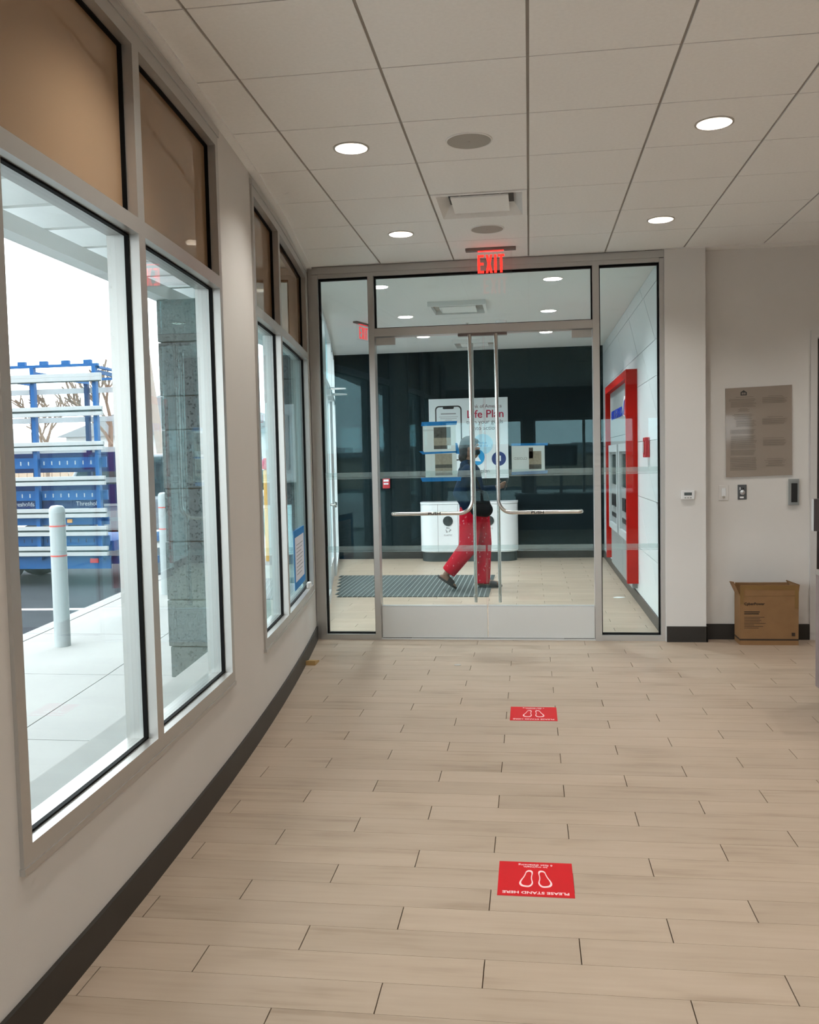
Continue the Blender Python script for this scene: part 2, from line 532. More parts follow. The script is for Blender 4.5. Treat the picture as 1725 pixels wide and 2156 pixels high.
# ================================================================== THE SETTING
# ---- floor of wood-look planks laid across the room
mb = MB()
mb.wbox(REAR - 0.2, YS + 0.1, -0.12, 0.3, -0.12, -0.0085)
mb.box(-1.7, XR + 0.1, REAR - 0.2, YS + 0.1, -0.12, -0.0088)
mb.wbox(YS + 0.1, YB + 0.1, -0.12, 0.6, -0.12, -0.0085)
mb.box(-2.4, 1.25, YS + 0.1, YB + 0.1, -0.12, -0.0088)
floor = struct('floor', mb, 'grout', 'beige wood-look plank floor running through lobby and vestibule', 'floor')
PW, PL, FY = 0.1501, 0.8775, 2.5174
GX, GY = 0.0018, 0.0006
cells = []
r0 = int(math.floor((REAR - FY) / PW)); r1 = int(math.ceil((YB - FY) / PW))
for r in range(r0, r1 + 1):
    y0 = FY + r * PW; y1 = y0 + PW; ym = (y0 + y1) / 2
    if y0 > YB: continue
    xl = wx(ym) - 0.09
    xr = XR if ym < YS + 0.1 else 1.16
    j = -0.157 + (r % 3) * PL / 3
    k0 = int(math.floor((xl - j) / PL))
    k = k0
    while j + k * PL < xr:
        a = max(j + k * PL, xl); b = min(j + (k + 1) * PL, xr)
        k += 1
        if b - a < 0.01: continue
        cells.append((a + GX, b - GX, y0 + GY, y1 - GY))
def plank_key(c):
    pts = [((c[0] * (1 - t) + c[1] * t), (c[2] + c[3]) / 2, 0.0) for t in (0.02, 0.25, 0.5, 0.75, 0.98)]
    vis = [p for p in pts if in_view(p, 0.02)]
    if not vis: return None
    d = min((Vector(p) - Vector((0, 0, H))).length for p in vis)
    return d
ranked = sorted([(plank_key(c), c) for c in cells if plank_key(c) is not None])
near = [c for _, c in ranked[:300]]
nset = set(near)
full = MB().box(-PL / 2 + GX, PL / 2 - GX, -PW / 2 + GY, PW / 2 - GY, -0.0085, 0.0).mesh('plank', 'plank')
for c in near:
    cx, cy = (c[0] + c[1]) / 2, (c[2] + c[3]) / 2
    if abs((c[1] - c[0]) - (PL - 2 * GX)) < 1e-6:
        child_mesh('plank', full, floor, (cx, cy, 0))
    else:
        hw = (c[1] - c[0]) / 2
        child_mesh('plank', MB().box(-hw, hw, -PW / 2 + GY, PW / 2 - GY, -0.0085, 0.0).mesh('plank', 'plank'), floor, (cx, cy, 0))
mb = MB()
for c in cells:
    if c not in nset: mb.box(c[0], c[1], c[2], c[3], -0.0085, 0.0)
o = mb.build('far_planks', 'plank', floor)
o['kind'] = 'stuff'

# ---- ceiling: lay-in tiles of the lobby
TL = 0.6096
GX0, GY0 = -1.2044, 3.1872
mb = MB()
mb.wbox(REAR, YS + 0.02, -0.02, 0.8, CZ + 0.012, CZ + 0.03)
mb.box(-1.9, XR, REAR, YS + 0.02, CZ + 0.0125, CZ + 0.03)
grid = MB()
# a solid slab over the lamps keeps the plenum dark
ceiling = struct('ceiling', MB().box(-3.4, XR + 0.2, REAR - 0.2, YS + 0.1, CZ + 0.30, CZ + 0.4), 'gypsum', 'suspended ceiling of square tiles over the lobby', 'ceiling')
CAN_CELLS = {}
for cx_ in (0, 3, 6, 9):
    for ry_ in (5, 2, -1, -4, -7, -10, -13):
        CAN_CELLS[(cx_, ry_)] = 1
CAN_R = 0.088
gy_, gx_ = 0.0035, 0.0065
def tile_poly(c, r):
    x0 = GX0 + c * TL + gx_; x1 = GX0 + (c + 1) * TL - gx_
    y0 = GY0 + r * TL + gy_; y1 = GY0 + (r + 1) * TL - gy_
    y0 = max(y0, REAR + 0.01); y1 = min(y1, YS - 0.02); x1 = min(x1, XR - 0.02)
    if y1 - y0 < 0.02 or x1 - x0 < 0.02: return None
    p = [(x0, y0), (x1, y0), (x1, y1), (x0, y1)]
    a, b = (wx(y0) + 0.045, y0), (wx(y1) + 0.045, y1)
    if min(a[0], b[0]) > x1: return None
    # right of the line a->b
    nx, ny = (b[1] - a[1]), -(b[0] - a[0])
    p = clip(p, nx, ny, nx * a[0] + ny * a[1])
    return p if len(p) >= 3 else None
sq = MB().box(-TL / 2 + gx_, TL / 2 - gx_, -TL / 2 + gy_, TL / 2 - gy_, 0, 0.016).mesh('tile', 'ceiling_tile')
def holed_tile():
    n = 32; m_ = MB(); vs = []; fs = []
    for z in (0, 0.016):
        for k in range(n):
            a = 2 * PI * k / n
            c_, s_ = math.cos(a), math.sin(a)
            t = 1 / max(abs(c_), abs(s_))
            vs.append((c_ * t * (TL / 2 - gx_), s_ * t * (TL / 2 - gy_), z)); vs.append((c_ * CAN_R, s_ * CAN_R, z))
    for k in range(n):
        k2 = (k + 1) % n
        fs.append((2 * k, 2 * k + 1, 2 * k2 + 1, 2 * k2))
        fs.append((2 * n + 2 * k, 2 * n + 2 * k2, 2 * n + 2 * k2 + 1, 2 * n + 2 * k + 1))
        fs.append((2 * k, 2 * k2, 2 * n + 2 * k2, 2 * n + 2 * k))
        fs.append((2 * k + 1, 2 * n + 2 * k + 1, 2 * n + 2 * k2 + 1, 2 * k2 + 1))
    m_.add(vs, fs)
    return m_.mesh('tile', 'ceiling_tile')
sqh = holed_tile()
VENT_CELL = (1, 4)
for c in range(-4, 12):
    for r in range(-16, 8):
        p = tile_poly(c, r)
        if p is None or (c, r) == VENT_CELL: continue
        mx_, my_ = GX0 + (c + .5) * TL, GY0 + (r + .5) * TL
        area = 0
        for i in range(len(p)):
            area += p[i][0] * p[(i + 1) % len(p)][1] - p[(i + 1) % len(p)][0] * p[i][1]
        area = abs(area) / 2
        if area > (TL - 2 * gx_) * (TL - 2 * gy_) - 1e-4:
            me = sqh if (c, r) in CAN_CELLS else sq
            if (c, r) in CAN_CELLS: CAN_CELLS[(c, r)] = 2
            child_mesh('tile', me, ceiling, (mx_, my_, CZ))
        elif area > 2e-4:
            child_mesh('tile', MB().prism(p, CZ, CZ + 0.016).mesh('tile', 'ceiling_tile'), ceiling)
# T-bars behind the joints
for c in range(-3, 12):
    x = GX0 + c * TL
    ys = [y for y in [REAR + 0.05 * i for i in range(int((YS - REAR) / 0.05) + 1)] if wx(y) + 0.05 < x]
    if not ys or x > XR: continue
    runs = []; s0 = ys[0]; pv = ys[0]
    for y in ys[1:]:
        if y - pv > 0.08: runs.append((s0, pv)); s0 = y
        pv = y
    runs.append((s0, pv))
    for a, b in runs: grid.box(x - 0.012, x + 0.012, a, min(b + 0.04, YS - 0.02), CZ + 0.007, CZ + 0.014)
for r in range(-15, 8):
    y = GY0 + r * TL
    if y > YS: continue
    grid.box(wx(y) + 0.05, XR - 0.02, y - 0.012, y + 0.012, CZ + 0.0065, CZ + 0.0135)
grid.build('grid_bars', 'grid_metal', ceiling)
# wall angle at the edge of the ceiling
t1 = struct('trim_1', MB().wbox(REAR, YS, 0.0, 0.045, CZ - 0.012, CZ + 0.004), 'ceiling_tile', 'narrow pale edge angle where the tiles meet the window wall', 'trim')
t2 = struct('trim_2', MB().box(1.09, XR, YS - 0.04, YS + 0.1, CZ - 0.004, CZ + 0.02), 'ceiling_tile', 'pale edge angle above the right hand wall', 'trim')

# ---- vestibule ceiling
mb = MB()
VCX, VCY = (-1.385, 0.235), (8.46, 10.29, 12.02)
n_ = 20; ya_, yb_ = YS + 0.09, YB + 0.1
for i in range(n_):
    y0 = ya_ + (yb_ - ya_) * i / n_; y1 = ya_ + (yb_ - ya_) * (i + 1) / n_
    mb.prism([(wx(y0) - 0.02, y0), (-1.6, y0), (-1.6, y1), (wx(y1) - 0.02, y1)], CZ, CZ + 0.016)
xb_ = [-1.6] + [v for c in VCX for v in (c - 0.15, c + 0.15)] + [1.2]
yb2_ = [ya_] + [v for c in VCY for v in (c - 0.15, c + 0.15)] + [yb_]
for i in range(len(xb_) - 1):
    for j in range(len(yb2_) - 1):
        if i % 2 == 1 and j % 2 == 1:
            cx_, cy_ = (xb_[i] + xb_[i + 1]) / 2, (yb2_[j] + yb2_[j + 1]) / 2
            n = 32; vs = []; fs = []
            for z in (CZ, CZ + 0.016):
                for k in range(n):
                    a = 2 * PI * k / n
                    c_, s_ = math.cos(a), math.sin(a)
                    t = 0.15 / max(abs(c_), abs(s_))
                    vs.append((cx_ + c_ * t, cy_ + s_ * t, z)); vs.append((cx_ + c_ * CAN_R, cy_ + s_ * CAN_R, z))
            for k in range(n):
                k2 = (k + 1) % n
                fs.append((2 * k, 2 * k + 1, 2 * k2 + 1, 2 * k2))
                fs.append((2 * n + 2 * k, 2 * n + 2 * k2, 2 * n + 2 * k2 + 1, 2 * n + 2 * k + 1))
                fs.append((2 * k + 1, 2 * n + 2 * k + 1, 2 * n + 2 * k2 + 1, 2 * k2 + 1))
            mb.add(vs, fs)
        else:
            mb.box(xb_[i], xb_[i + 1], yb2_[j], yb2_[j + 1], CZ, CZ + 0.016)
mb.box(-3.4, 1.4, YS + 0.1, YB + 0.2, CZ + 0.30, CZ + 0.4)
vceil = struct('ceiling_vestibule', mb, 'gypsum', 'smooth white ceiling of the glazed vestibule', 'ceiling')
mb = MB(); 
for xx0, xx1 in ((-0.73, -0.44),): mb.box(xx0 - 0.3, xx1 + 0.2, 10.55, 11.15, CZ - 0.001, CZ + 0.01)
o = mb.build('access_panel', 'gypsum', vceil)

# ---- left wall with its window openings
WINS = [(-6.12, -4.05, -5.08), (-3.35, -1.32, -2.33), (-0.58, 1.45, 0.44), (2.182, 4.222, 3.168), (4.955, 7.30, 5.81)]
WZ0, WZ1, TR0, TR1 = 0.455, 3.09, 2.368, 2.425
mb = MB()
prev = REAR - 0.2
for a, b, mm in WINS:
    if a > prev: mb.wbox(prev, a, -0.115, 0.0, -0.1, CZ + 0.3)
    mb.wbox(a, b, -0.115, 0.0, -0.1, WZ0)
    mb.wbox(a, b, -0.115, 0.0, WZ1, CZ + 0.3)
    prev = b
mb.wbox(prev, YS + 0.1, -0.115, 0.0, -0.1, CZ + 0.3)
wall_left = struct('wall_left', mb, 'wall_paint', 'pale painted left wall curving gently past the windows', 'wall')
struct('baseboard_left', MB().wbox(REAR, YS, 0.0, 0.014, 0.0, 0.115), 'base_rubber', 'black rubber baseboard under the windows', 'baseboard')
# outer ledge and skin
struct('trim_3', MB().wbox(REAR, YS + 0.1, -0.30, -0.115, 0.30, 0.475), 'curb_stone', 'pale stone ledge outside below the windows', 'ledge')

def make_window(i, a, b, mm, label):
    root = empty('window_%d' % i, (wx((a + b) / 2), (a + b) / 2, WZ0), label, 'window', kind='structure')
    o0, o1 = -0.112, 0.012
    fw = 0.046
    # uprights
    for y0, y1, nm in ((a, a + fw, 'jamb'), (mm - 0.031, mm + 0.031, 'mullion'), (b - fw, b, 'jamb')):
        MB().wbox(y0, y1, o0, o1, WZ0 + 0.06, WZ1 - 0.055).build(nm, 'frame_metal', root)
    # rails
    for y0, y1 in ((a + fw, mm - 0.031), (mm + 0.031, b - fw)):
        MB().wbox(y0, y1, o0, o1, TR0, TR1).build('transom_rail', 'frame_metal', root)
        # glazing: clear below, tan panel above
        MB().wbox(y0, y1, -0.052, -0.042, WZ0 + 0.06, TR0).build('pane', 'window_glass', root)
        MB().wbox(y0, y1, -0.055, -0.042, TR1, WZ1 - 0.055).build('spandrel_panel', 'spandrel', root)
        for z0, z1 in ((WZ0 + 0.06, TR0), (TR1, WZ1 - 0.055)):
            g = MB(); q = 0.007
            g.wbox(y0, y0 + q, -0.0425, -0.026, z0, z1).wbox(y1 - q, y1, -0.0425, -0.026, z0, z1)
            g.wbox(y0, y1, -0.0425, -0.026, z0, z0 + q).wbox(y0, y1, -0.0425, -0.026, z1 - q, z1)
            g.build('gasket', 'gasket', root)
    MB().wbox(a, b, o0, o1, WZ0, WZ0 + 0.06).build('sill', 'frame_metal', root)
    MB().wbox(a - 0.004, b + 0.004, -0.01, o1 + 0.004, WZ0 - 0.012, WZ0 + 0.006).build('sill_lip', 'frame_metal', root)
    MB().wbox(a, b, o0, o1, WZ1 - 0.055, WZ1).build('head', 'frame_metal', root)
    MB().wbox(a - 0.01, b + 0.01, 0.0, o1 + 0.006, WZ1 - 0.004, WZ1 + 0.03).build('head_cap', 'frame_metal', root)
    return root
make_window(1, *WINS[3], 'tall two-light window nearest the camera with the blue rack outside')
make_window(2, *WINS[4], 'tall two-light window beside the glass doors with a taped notice')
for i, w in enumerate(WINS[:3]):
    make_window(5 + i, *w, ['tall window at the far rear end of the left wall', 'tall window in the rear part of the left wall', 'tall window alongside the viewpoint in the left wall'][i])

# ---- wall right of the doors: projecting column, set-back wall, side door
mb = MB()
WY = 7.595
mb.box(1.40, 2.235, WY, WY + 0.2, -0.1, CZ + 0.3)
mb.box(2.235, 3.30, WY, WY + 0.2, 2.49, CZ + 0.3)
mb.box(3.30, XR + 0.2, WY, WY + 0.2, -0.1, CZ + 0.3)
wall_right = struct('wall_front_right', mb, 'wall_paint', 'white painted wall holding the notice and switches', 'wall')
struct('column_right', MB().box(1.087, 1.404, 7.475, 7.80, -0.1, CZ + 0.02), 'column_paint', 'white projecting column between the glass front and the notice wall', 'column')
struct('baseboard_right', MB().box(1.404, 2.235, WY - 0.013, WY, 0, 0.128).box(3.30, XR, WY - 0.013, WY, 0, 0.128), 'base_rubber', 'black baseboard behind the cardboard box', 'baseboard')
struct('baseboard_column', MB().box(1.092, 1.412, 7.463, 7.475, 0, 0.128).box(1.404, 1.416, 7.463, WY, 0, 0.128), 'base_rubber', 'black baseboard around the white column', 'baseboard')
d3 = empty('door_3', (2.77, WY, 0), 'dark side door with pale frame at the right edge', 'door', kind='structure')
bxs('jamb', 'door_trim', d3, (2.235, 2.285, WY - 0.02, WY + 0.12, 0, 2.49))
bxs('jamb', 'door_trim', d3, (3.25, 3.30, WY - 0.02, WY + 0.12, 0, 2.49))
bxs('head', 'door_trim', d3, (2.285, 3.25, WY - 0.02, WY + 0.12, 2.435, 2.49))
bxs('door_leaf', 'wood_dark', d3, (2.29, 3.245, WY + 0.05, WY + 0.095, 0.01, 2.43))
MB().lathe([(0.001, -0.075), (0.028, -0.07), (0.03, -0.05), (0.012, -0.045), (0.012, 0.0)], (3.15, WY + 0.05, 1.0), 16, 'y').build('handle', 'steel', d3, smooth=True)

# ---- unseen sides of the lobby (they light the room and show in the glass)
struct('wall_right', MB().box(XR, XR + 0.2, REAR - 0.2, WY + 0.2, -0.1, CZ + 0.3), 'laminate_wall', 'dark panelled side wall of the lobby beyond the right edge', 'wall')
mb = MB()
RW = [(-2.15, -0.15), (0.1, 2.45), (2.7, 5.1)]
px0 = -2.9
for a, b in RW:
    mb.box(px0, a, REAR - 0.2, REAR, -0.1, CZ + 0.3)
    mb.box(a, b, REAR - 0.2, REAR, -0.1, WZ0)
    mb.box(a, b, REAR - 0.2, REAR, 2.43, CZ + 0.3)
    px0 = b
mb.box(px0, XR + 0.2, REAR - 0.2, REAR, -0.1, CZ + 0.3)
struct('wall_rear', mb, 'laminate_wall', 'rear lobby wall behind the viewpoint', 'wall')
for i, (a, b) in enumerate(RW):
    w = empty('window_%d' % (8 + i), ((a + b) / 2, REAR, WZ0), ['rear lobby window nearest the curved wall', 'middle rear lobby window', 'rear lobby window nearest the side wall'][i], 'window', kind='structure')
    f = 0.05; mid = (a + b) / 2
    bxs('jamb', 'frame_metal', w, (a, a + f, REAR - 0.16, REAR + 0.01, WZ0, 2.43))
    bxs('jamb', 'frame_metal', w, (b - f, b, REAR - 0.16, REAR + 0.01, WZ0, 2.43))
    bxs('mullion', 'frame_metal', w, (mid - 0.03, mid + 0.03, REAR - 0.16, REAR + 0.01, WZ0 + f, 2.38))
    bxs('sill', 'frame_metal', w, (a + f, b - f, REAR - 0.16, REAR + 0.01, WZ0, WZ0 + f))
    bxs('head', 'frame_metal', w, (a + f, b - f, REAR - 0.16, REAR + 0.01, 2.38, 2.43))
    bxs('pane', 'window_glass', w, (a + f, mid - 0.03, REAR - 0.095, REAR - 0.083, WZ0 + f, 2.38))
    bxs('pane', 'window_glass', w, (mid + 0.03, b - f, REAR - 0.095, REAR - 0.083, WZ0 + f, 2.38))

# ---- glazed front between lobby and vestibule
SF = empty('wall_front', (-0.37, YS, 0), 'grey metal framed glass front between lobby and vestibule', 'glass wall', kind='structure')
Y0, Y1 = YS, YS + 0.11
GYa, GYb = YS + 0.058, YS + 0.068
XLj, XLg, XM0, XM1, XN0, XN1, XRg, XRj = -1.838, -1.752, -1.322, -1.275, 0.524, 0.576, 1.052, 1.087
bxs('jamb', 'frame_metal', SF, (XLj, XLj + 0.035, Y0 + 0.015, Y1, 0, CZ))
bxs('jamb', 'frame_metal', SF, (XLj + 0.035, XLg, Y0, Y1, 0, 3.10))
bxs('jamb', 'frame_metal', SF, (XRg, XRj, Y0, Y1, 0, 3.10))
bxs('header', 'frame_metal', SF, (XLj + 0.035, XRj, Y0 - 0.004, Y1, 3.105, CZ))
bxs('header_bead', 'frame_metal', SF, (XLg, XRg, Y0 + 0.012, Y1, 3.072, 3.105))
bxs('mullion', 'frame_metal', SF, (XM0, XM1, Y0 - 0.01, Y1 + 0.01, 0, 3.072))
bxs('mullion', 'frame_metal', SF, (XN0, XN1, Y0 - 0.01, Y1 + 0.01, 0, 3.072))
bxs('transom_bar', 'frame_metal', SF, (XM1, XN0, Y0, Y1, 2.568, 2.634))
bxs('sidelight_sill', 'frame_metal', SF, (XLg, XM0, Y0, Y1, 0, 0.045))
bxs('sidelight_sill', 'frame_metal', SF, (XN1, XRg, Y0, Y1, 0, 0.045))
panes = [(XLg, XM0, 0.045, 3.072), (XN1, XRg, 0.045, 3.072), (XM1, XN0, 2.634, 3.072)]
for a, b, z0, z1 in panes:
    bxs('pane', 'store_glass', SF, (a, b, GYa, GYb, z0, z1))
    q = 0.010
    bxs('gasket', 'gasket', SF, (a, a + q, GYa - 0.02, GYb + 0.02, z0, z1), (b - q, b, GYa - 0.02, GYb + 0.02, z0, z1),
        (a, b, GYa - 0.02, GYb + 0.02, z1 - 0.014, z1), (a, b, GYa - 0.02, GYb + 0.02, z0, z0 + q))
BANDS = ((1.375, 1.432), (0.748, 0.800))
def bands(parent, a, b):
    for z0, z1 in BANDS:
        q = (z1 - z0)
        bxs('frosted_band', 'frost_band', parent, (a, b, GYa - 0.0012, GYa - 0.0004, z0, z1))
        bxs('frosted_band', 'frost_band', parent, (a, b, GYa - 0.0020, GYa - 0.0014, z0, z0 + q * 0.14), (a, b, GYa - 0.0020, GYa - 0.0014, z0 + q * 0.3, z1))
bands(SF, XLg + 0.01, XM0 - 0.01)
bands(SF, XN1 + 0.01, XRg - 0.01)
bxs('header_strike', 'exit_bar', SF, (-0.577, -0.171, Y0 + 0.03, Y1 - 0.02, 2.548, 2.568))
bxs('threshold', 'kick_metal', SF, (XM1, XN0, Y0 + 0.01, Y1 - 0.01, 0.0, 0.009))

def make_door(i, a, b, s, label):
    """s=+1: free edge at b, s=-1: free edge at a"""
    d = empty('door_%d' % i, ((a + b) / 2, GYa, 0), label, 'door', kind='structure')
    g = bxs('pane', 'store_glass', d, (a, b, GYa, GYb + 0.002, 0.275, 2.556))
    bxs('kick_rail', 'kick_metal', d, (a, b, GYa - 0.022, GYb + 0.024, 0.014, 0.275))
    bxs('kick_rail_cap', 'bright_metal', d, (a, b, GYa - 0.018, GYb + 0.020, 0.275, 0.287))
    hx0, hx1 = (a, a + 0.16) if s > 0 else (b - 0.16, b)
    bxs('top_patch', 'frame_metal', d, (hx0, hx1, GYa - 0.014, GYb + 0.016, 2.502, 2.56))
    bxs('floor_patch', 'base_rubber', d, (hx0, hx0 + 0.25, GYa - 0.02, GYb + 0.02, 0.009, 0.014) if s > 0 else (hx1 - 0.25, hx1, GYa - 0.02, GYb + 0.02, 0.009, 0.014))
    fx = b - 0.102 if s > 0 else a + 0.102
    yb_ = YS - 0.035
    # push bar: down from the header, round the corner, out to the hinge side and back to the glass
    R_ = 0.11; zb = 1.076
    ex = (a + 0.118) if s > 0 else (b - 0.10)
    path = [(fx, yb_, 2.55), (fx, yb_, 2.2), (fx, yb_, 1.7), (fx, yb_, zb + R_)]
    for k in range(1, 9):
        t = PI / 2 * k / 8
        path.append((fx - s * R_ * (1 - math.cos(t)), yb_, zb + R_ - R_ * math.sin(t)))
    path += [(ex + s * 0.03, yb_, zb)]
    for k in range(1, 6):
        t = PI / 2 * k / 5
        path.append((ex + s * 0.03 - s * 0.03 * math.sin(t), yb_ + 0.03 * (1 - math.cos(t)), zb))
    path.append((ex, GYa, zb))
    pb = MB().tube(path, 0.0155, 14).build('push_bar', 'steel', d, smooth=True)
    text('lettering', 'PUSH', 0.030, 'ink', pb, ((fx - s * 0.32), yb_ - 0.0162, zb), (1, 0, 0), (0, 0, 1), bold=0.0008, sx=1.5)
    # outside pull tube
    yo = GYb + 0.07
    MB().tube([(fx + s * 0.004, yo, 0.30), (fx + s * 0.004, yo, 1.4), (fx + s * 0.004, yo, 2.50)], 0.0135, 12).build('pull_tube', 'steel', d, smooth=True)
    mb2 = MB()
    for z in (0.36, 1.25, 2.42): mb2.tube([(fx + s * 0.004, GYb + 0.002, z), (fx + s * 0.004, yo, z)], 0.008, 8)
    mb2.build('pull_stem', 'steel', d, smooth=True)
    bands(d, a + 0.003, b - 0.003)
    e = b if s > 0 else a
    bxs('edge_seal', 'acrylic', d, (e - 0.004, e + 0.004, GYa - 0.002, GYb + 0.004, 0.29, 2.55))
    return d
make_door(1, XM1 + 0.006, -0.3725, 1, 'left leaf of the glass double door, with two taped papers')
make_door(2, -0.3625, XN0 - 0.006, -1, 'right leaf of the glass double door, with one taped paper')

# ---- vestibule walls
struct('wall_vestibule_back', MB().box(-3.3, 1.3, YB, YB + 0.2, -0.1, CZ + 0.3), 'dark_wall', 'dark blue-black wall at the back of the vestibule', 'wall')
struct('baseboard_back', MB().box(-2.9, 1.1, YB - 0.012, YB, 0, 0.11), 'base_rubber', 'dark baseboard of the vestibule back wall', 'baseboard')
XA = 1.10
awall = struct('wall_vestibule_right', MB().box(XA + 0.012, XA + 0.2, YS + 0.1, YB, -0.1, CZ + 0.3), 'grid_metal', 'white panelled wall holding the cash machines', 'wall')
struct('baseboard_vestibule', MB().box(XA - 0.012, XA + 0.012, YS + 0.11, YB - 0.012, 0, 0.105), 'base_brown', 'brown baseboard under the cash machines', 'baseboard')
# panels with slanted joints
zl = [0.105, 0.58, 1.11, 1.66, 2.215, 2.53, 3.02, CZ]
for i in range(len(zl) - 1):
    z0, z1 = zl[i] + 0.003, zl[i + 1] - 0.003
    offs = YS + 0.11 - 1.2 + 0.43 * ((i * 2) % 3)
    k = 0
    while offs + k * 1.28 < YB:
        ya, yb2 = offs + k * 1.28, offs + (k + 1) * 1.28
        sl = (z1 - z0) / 0.62
        poly = [(ya + 0.006, z0), (yb2 - 0.006, z0), (yb2 - 0.006 + sl, z1), (ya + 0.006 + sl, z1)]
        poly = clip(poly, 1, 0, YS + 0.11); poly = clip(poly, -1, 0, -(YB - 0.002)) if len(poly) > 2 else poly
        k += 1
        if len(poly) < 3: continue
        MB().prism(poly, XA, XA + 0.012, 'x').build('panel', 'white_panel', awall)

# glazed outer wall of the vestibule with its entrance doors
VG = empty('wall_vestibule_left', (wx(10.7), 10.7, 0), 'tall glazed outer wall of the vestibule with entrance doors', 'glass wall', kind='structure')
def vbar(nm, y0, y1, z0, z1, o0=-0.11, o1=0.0, m_='bright_metal'):
    return MB().wbox(y0, y1, o0, o1, z0, z1).build(nm, m_, VG)
vys = [(YS + 0.11, YS + 0.19), (8.62, 8.68), (9.78, 9.86), (11.70, 11.78), (12.70, 12.76), (YB - 0.09, YB)]
for a, b in vys: vbar('mullion', a, b, 0, 3.09)
vbar('header', YS + 0.11, YB, 3.09, CZ + 0.3, -0.16)
for (a0, a1), (b0, b1) in zip(vys[:-1], vys[1:]):
    vbar('transom_bar', a1, b0, 2.40, 2.46)
    door = (a1 == 9.86)
    MB().wbox(a1, b0, -0.062, -0.05, 2.46, 3.09).build('pane', 'window_glass', VG)
    if not door:
        vbar('sill', a1, b0, 0, 0.10)
        MB().wbox(a1, b0, -0.062, -0.05, 0.10, 2.40).build('pane', 'window_glass', VG)
        for z0, z1 in BANDS:
            MB().wbox(a1, b0, -0.048, -0.047, z0, z1).build('frosted_band', 'frost_band', VG)
for i, (a, b) in enumerate(((9.87, 10.775), (10.785, 11.69))):
    d = empty('door_%d' % (4 + i), (wx((a + b) / 2), (a + b) / 2, 0), ['entrance door leaf of the vestibule nearer the lobby', 'entrance door leaf of the vestibule nearer the dark wall'][i], 'door', kind='structure')
    MB().wbox(a, a + 0.07, -0.08, -0.03, 0.01, 2.39).build('stile', 'bright_metal', d)
    MB().wbox(b - 0.07, b, -0.08, -0.03, 0.01, 2.39).build('stile', 'bright_metal', d)
    MB().wbox(a + 0.07, b - 0.07, -0.08, -0.03, 0.01, 0.26).build('bottom_rail', 'bright_metal', d)
    MB().wbox(a + 0.07, b - 0.07, -0.08, -0.03, 2.30, 2.39).build('top_rail', 'bright_metal', d)
    MB().wbox(a + 0.07, b - 0.07, -0.06, -0.05, 0.26, 2.30).build('pane', 'window_glass', d)
    yh = b - 0.035 if i == 0 else a + 0.035
    MB().lathe([(0.001, 0.085), (0.03, 0.08), (0.034, 0.06), (0.014, 0.05), (0.014, 0.0)], (wx(yh) - 0.03, yh, 1.0), 16, 'x').build('knob', 'steel', d, smooth=True)
    yc = b - 0.45 if i == 0 else a + 0.45
    MB().wbox(yc - 0.13, yc + 0.13, -0.03, 0.03, 2.30, 2.365).build('closer', 'bright_metal', d)
    MB().tube([(wx(yc) + 0.03, yc, 2.37), (wx(yc) + 0.17, yc + 0.16, 2.385), (wx(yc + 0.3), yc + 0.3, 2.41)], 0.009, 8).build('closer_arm', 'bright_metal', d)

# ================================================================== CEILING FIXTURES
can_proto = empty('recessed_downlight', (0, 0, CZ), 'recessed downlight in the ceiling behind the viewpoint', 'ceiling light', 'recessed downlights')
MB().lathe([(CAN_R - 0.006, 0.004), (CAN_R + 0.006, 0.0), (CAN_R + 0.006, -0.004), (CAN_R - 0.004, -0.004), (CAN_R - 0.006, 0.002)], (0, 0, CZ), 32, caps=False).build('trim_ring', 'can_trim', can_proto, smooth=True)
MB().lathe([(CAN_R - 0.002, -0.001), (CAN_R - 0.004, 0.02), (0.074, 0.07), (0.06, 0.11), (0.052, 0.125), (0.056, 0.13), (0.066, 0.11), (0.08, 0.07), (CAN_R, 0.018)], (0, 0, CZ), 32, caps=False).build('reflector', 'can_cone', can_proto, smooth=True)
MB().lathe([(0.001, 0.075), (0.022, 0.078), (0.026, 0.09), (0.024, 0.13), (0.001, 0.14)], (0, 0, CZ), 20).build('lamp_bulb', 'lamp', can_proto, smooth=True)
def can_light(x, y, w, col=(1.0, 0.955, 0.89)):
    ld = bpy.data.lights.new('can_lamp', 'AREA')
    ld.shape = 'DISK'; ld.size = 0.085; ld.energy = w; ld.color = col; ld.spread = math.radians(150)
    lo = bpy.data.objects.new('can_lamp', ld)
    COL.objects.link(lo); lo.location = (x, y, CZ + 0.068)
    return lo
def place_can(x, y, label, w=None, col=(1.0, 0.955, 0.89), first=[True]):
    if first[0]:
        o = can_proto; o.location = (x, y, CZ); first[0] = False
        o['label'] = label
    else:
        o = dup(can_proto, (x, y, CZ), 0, label)
    lo = can_light(x, y, CAN_W if w is None else w, col)
    lo.parent = o
    lo.matrix_parent_inverse = o.matrix_basis.inverted()
    return o
CLAB = {(0, 5): 'lit downlight just left of the exit sign, over the window wall side',
        (0, 2): 'larger lit downlight beside the big round speaker',
        (3, 2): 'largest lit downlight, at upper right of the tiled ceiling',
        (3, 5): 'lit downlight above the white column on the right'}
for k, v in sorted(CAN_CELLS.items(), reverse=True):
    if v != 2: continue
    c, r = k
    place_can(GX0 + (c + .5) * TL, GY0 + (r + .5) * TL, CLAB.get(k, 'recessed downlight in the ceiling outside the picture'))
VL = {(-1.385, 8.46): 'vestibule downlight half hidden by the left door mullion', (-1.385, 10.29): 'vestibule downlight left of the ceiling vent in the transom', (-1.385, 12.02): 'vestibule downlight seen through the left door leaf near its top',
      (0.235, 8.46): 'vestibule downlight at upper right of the transom glass', (0.235, 10.29): 'vestibule downlight right of the smoke detector', (0.235, 12.02): 'vestibule downlight seen through the top of the right door leaf'}
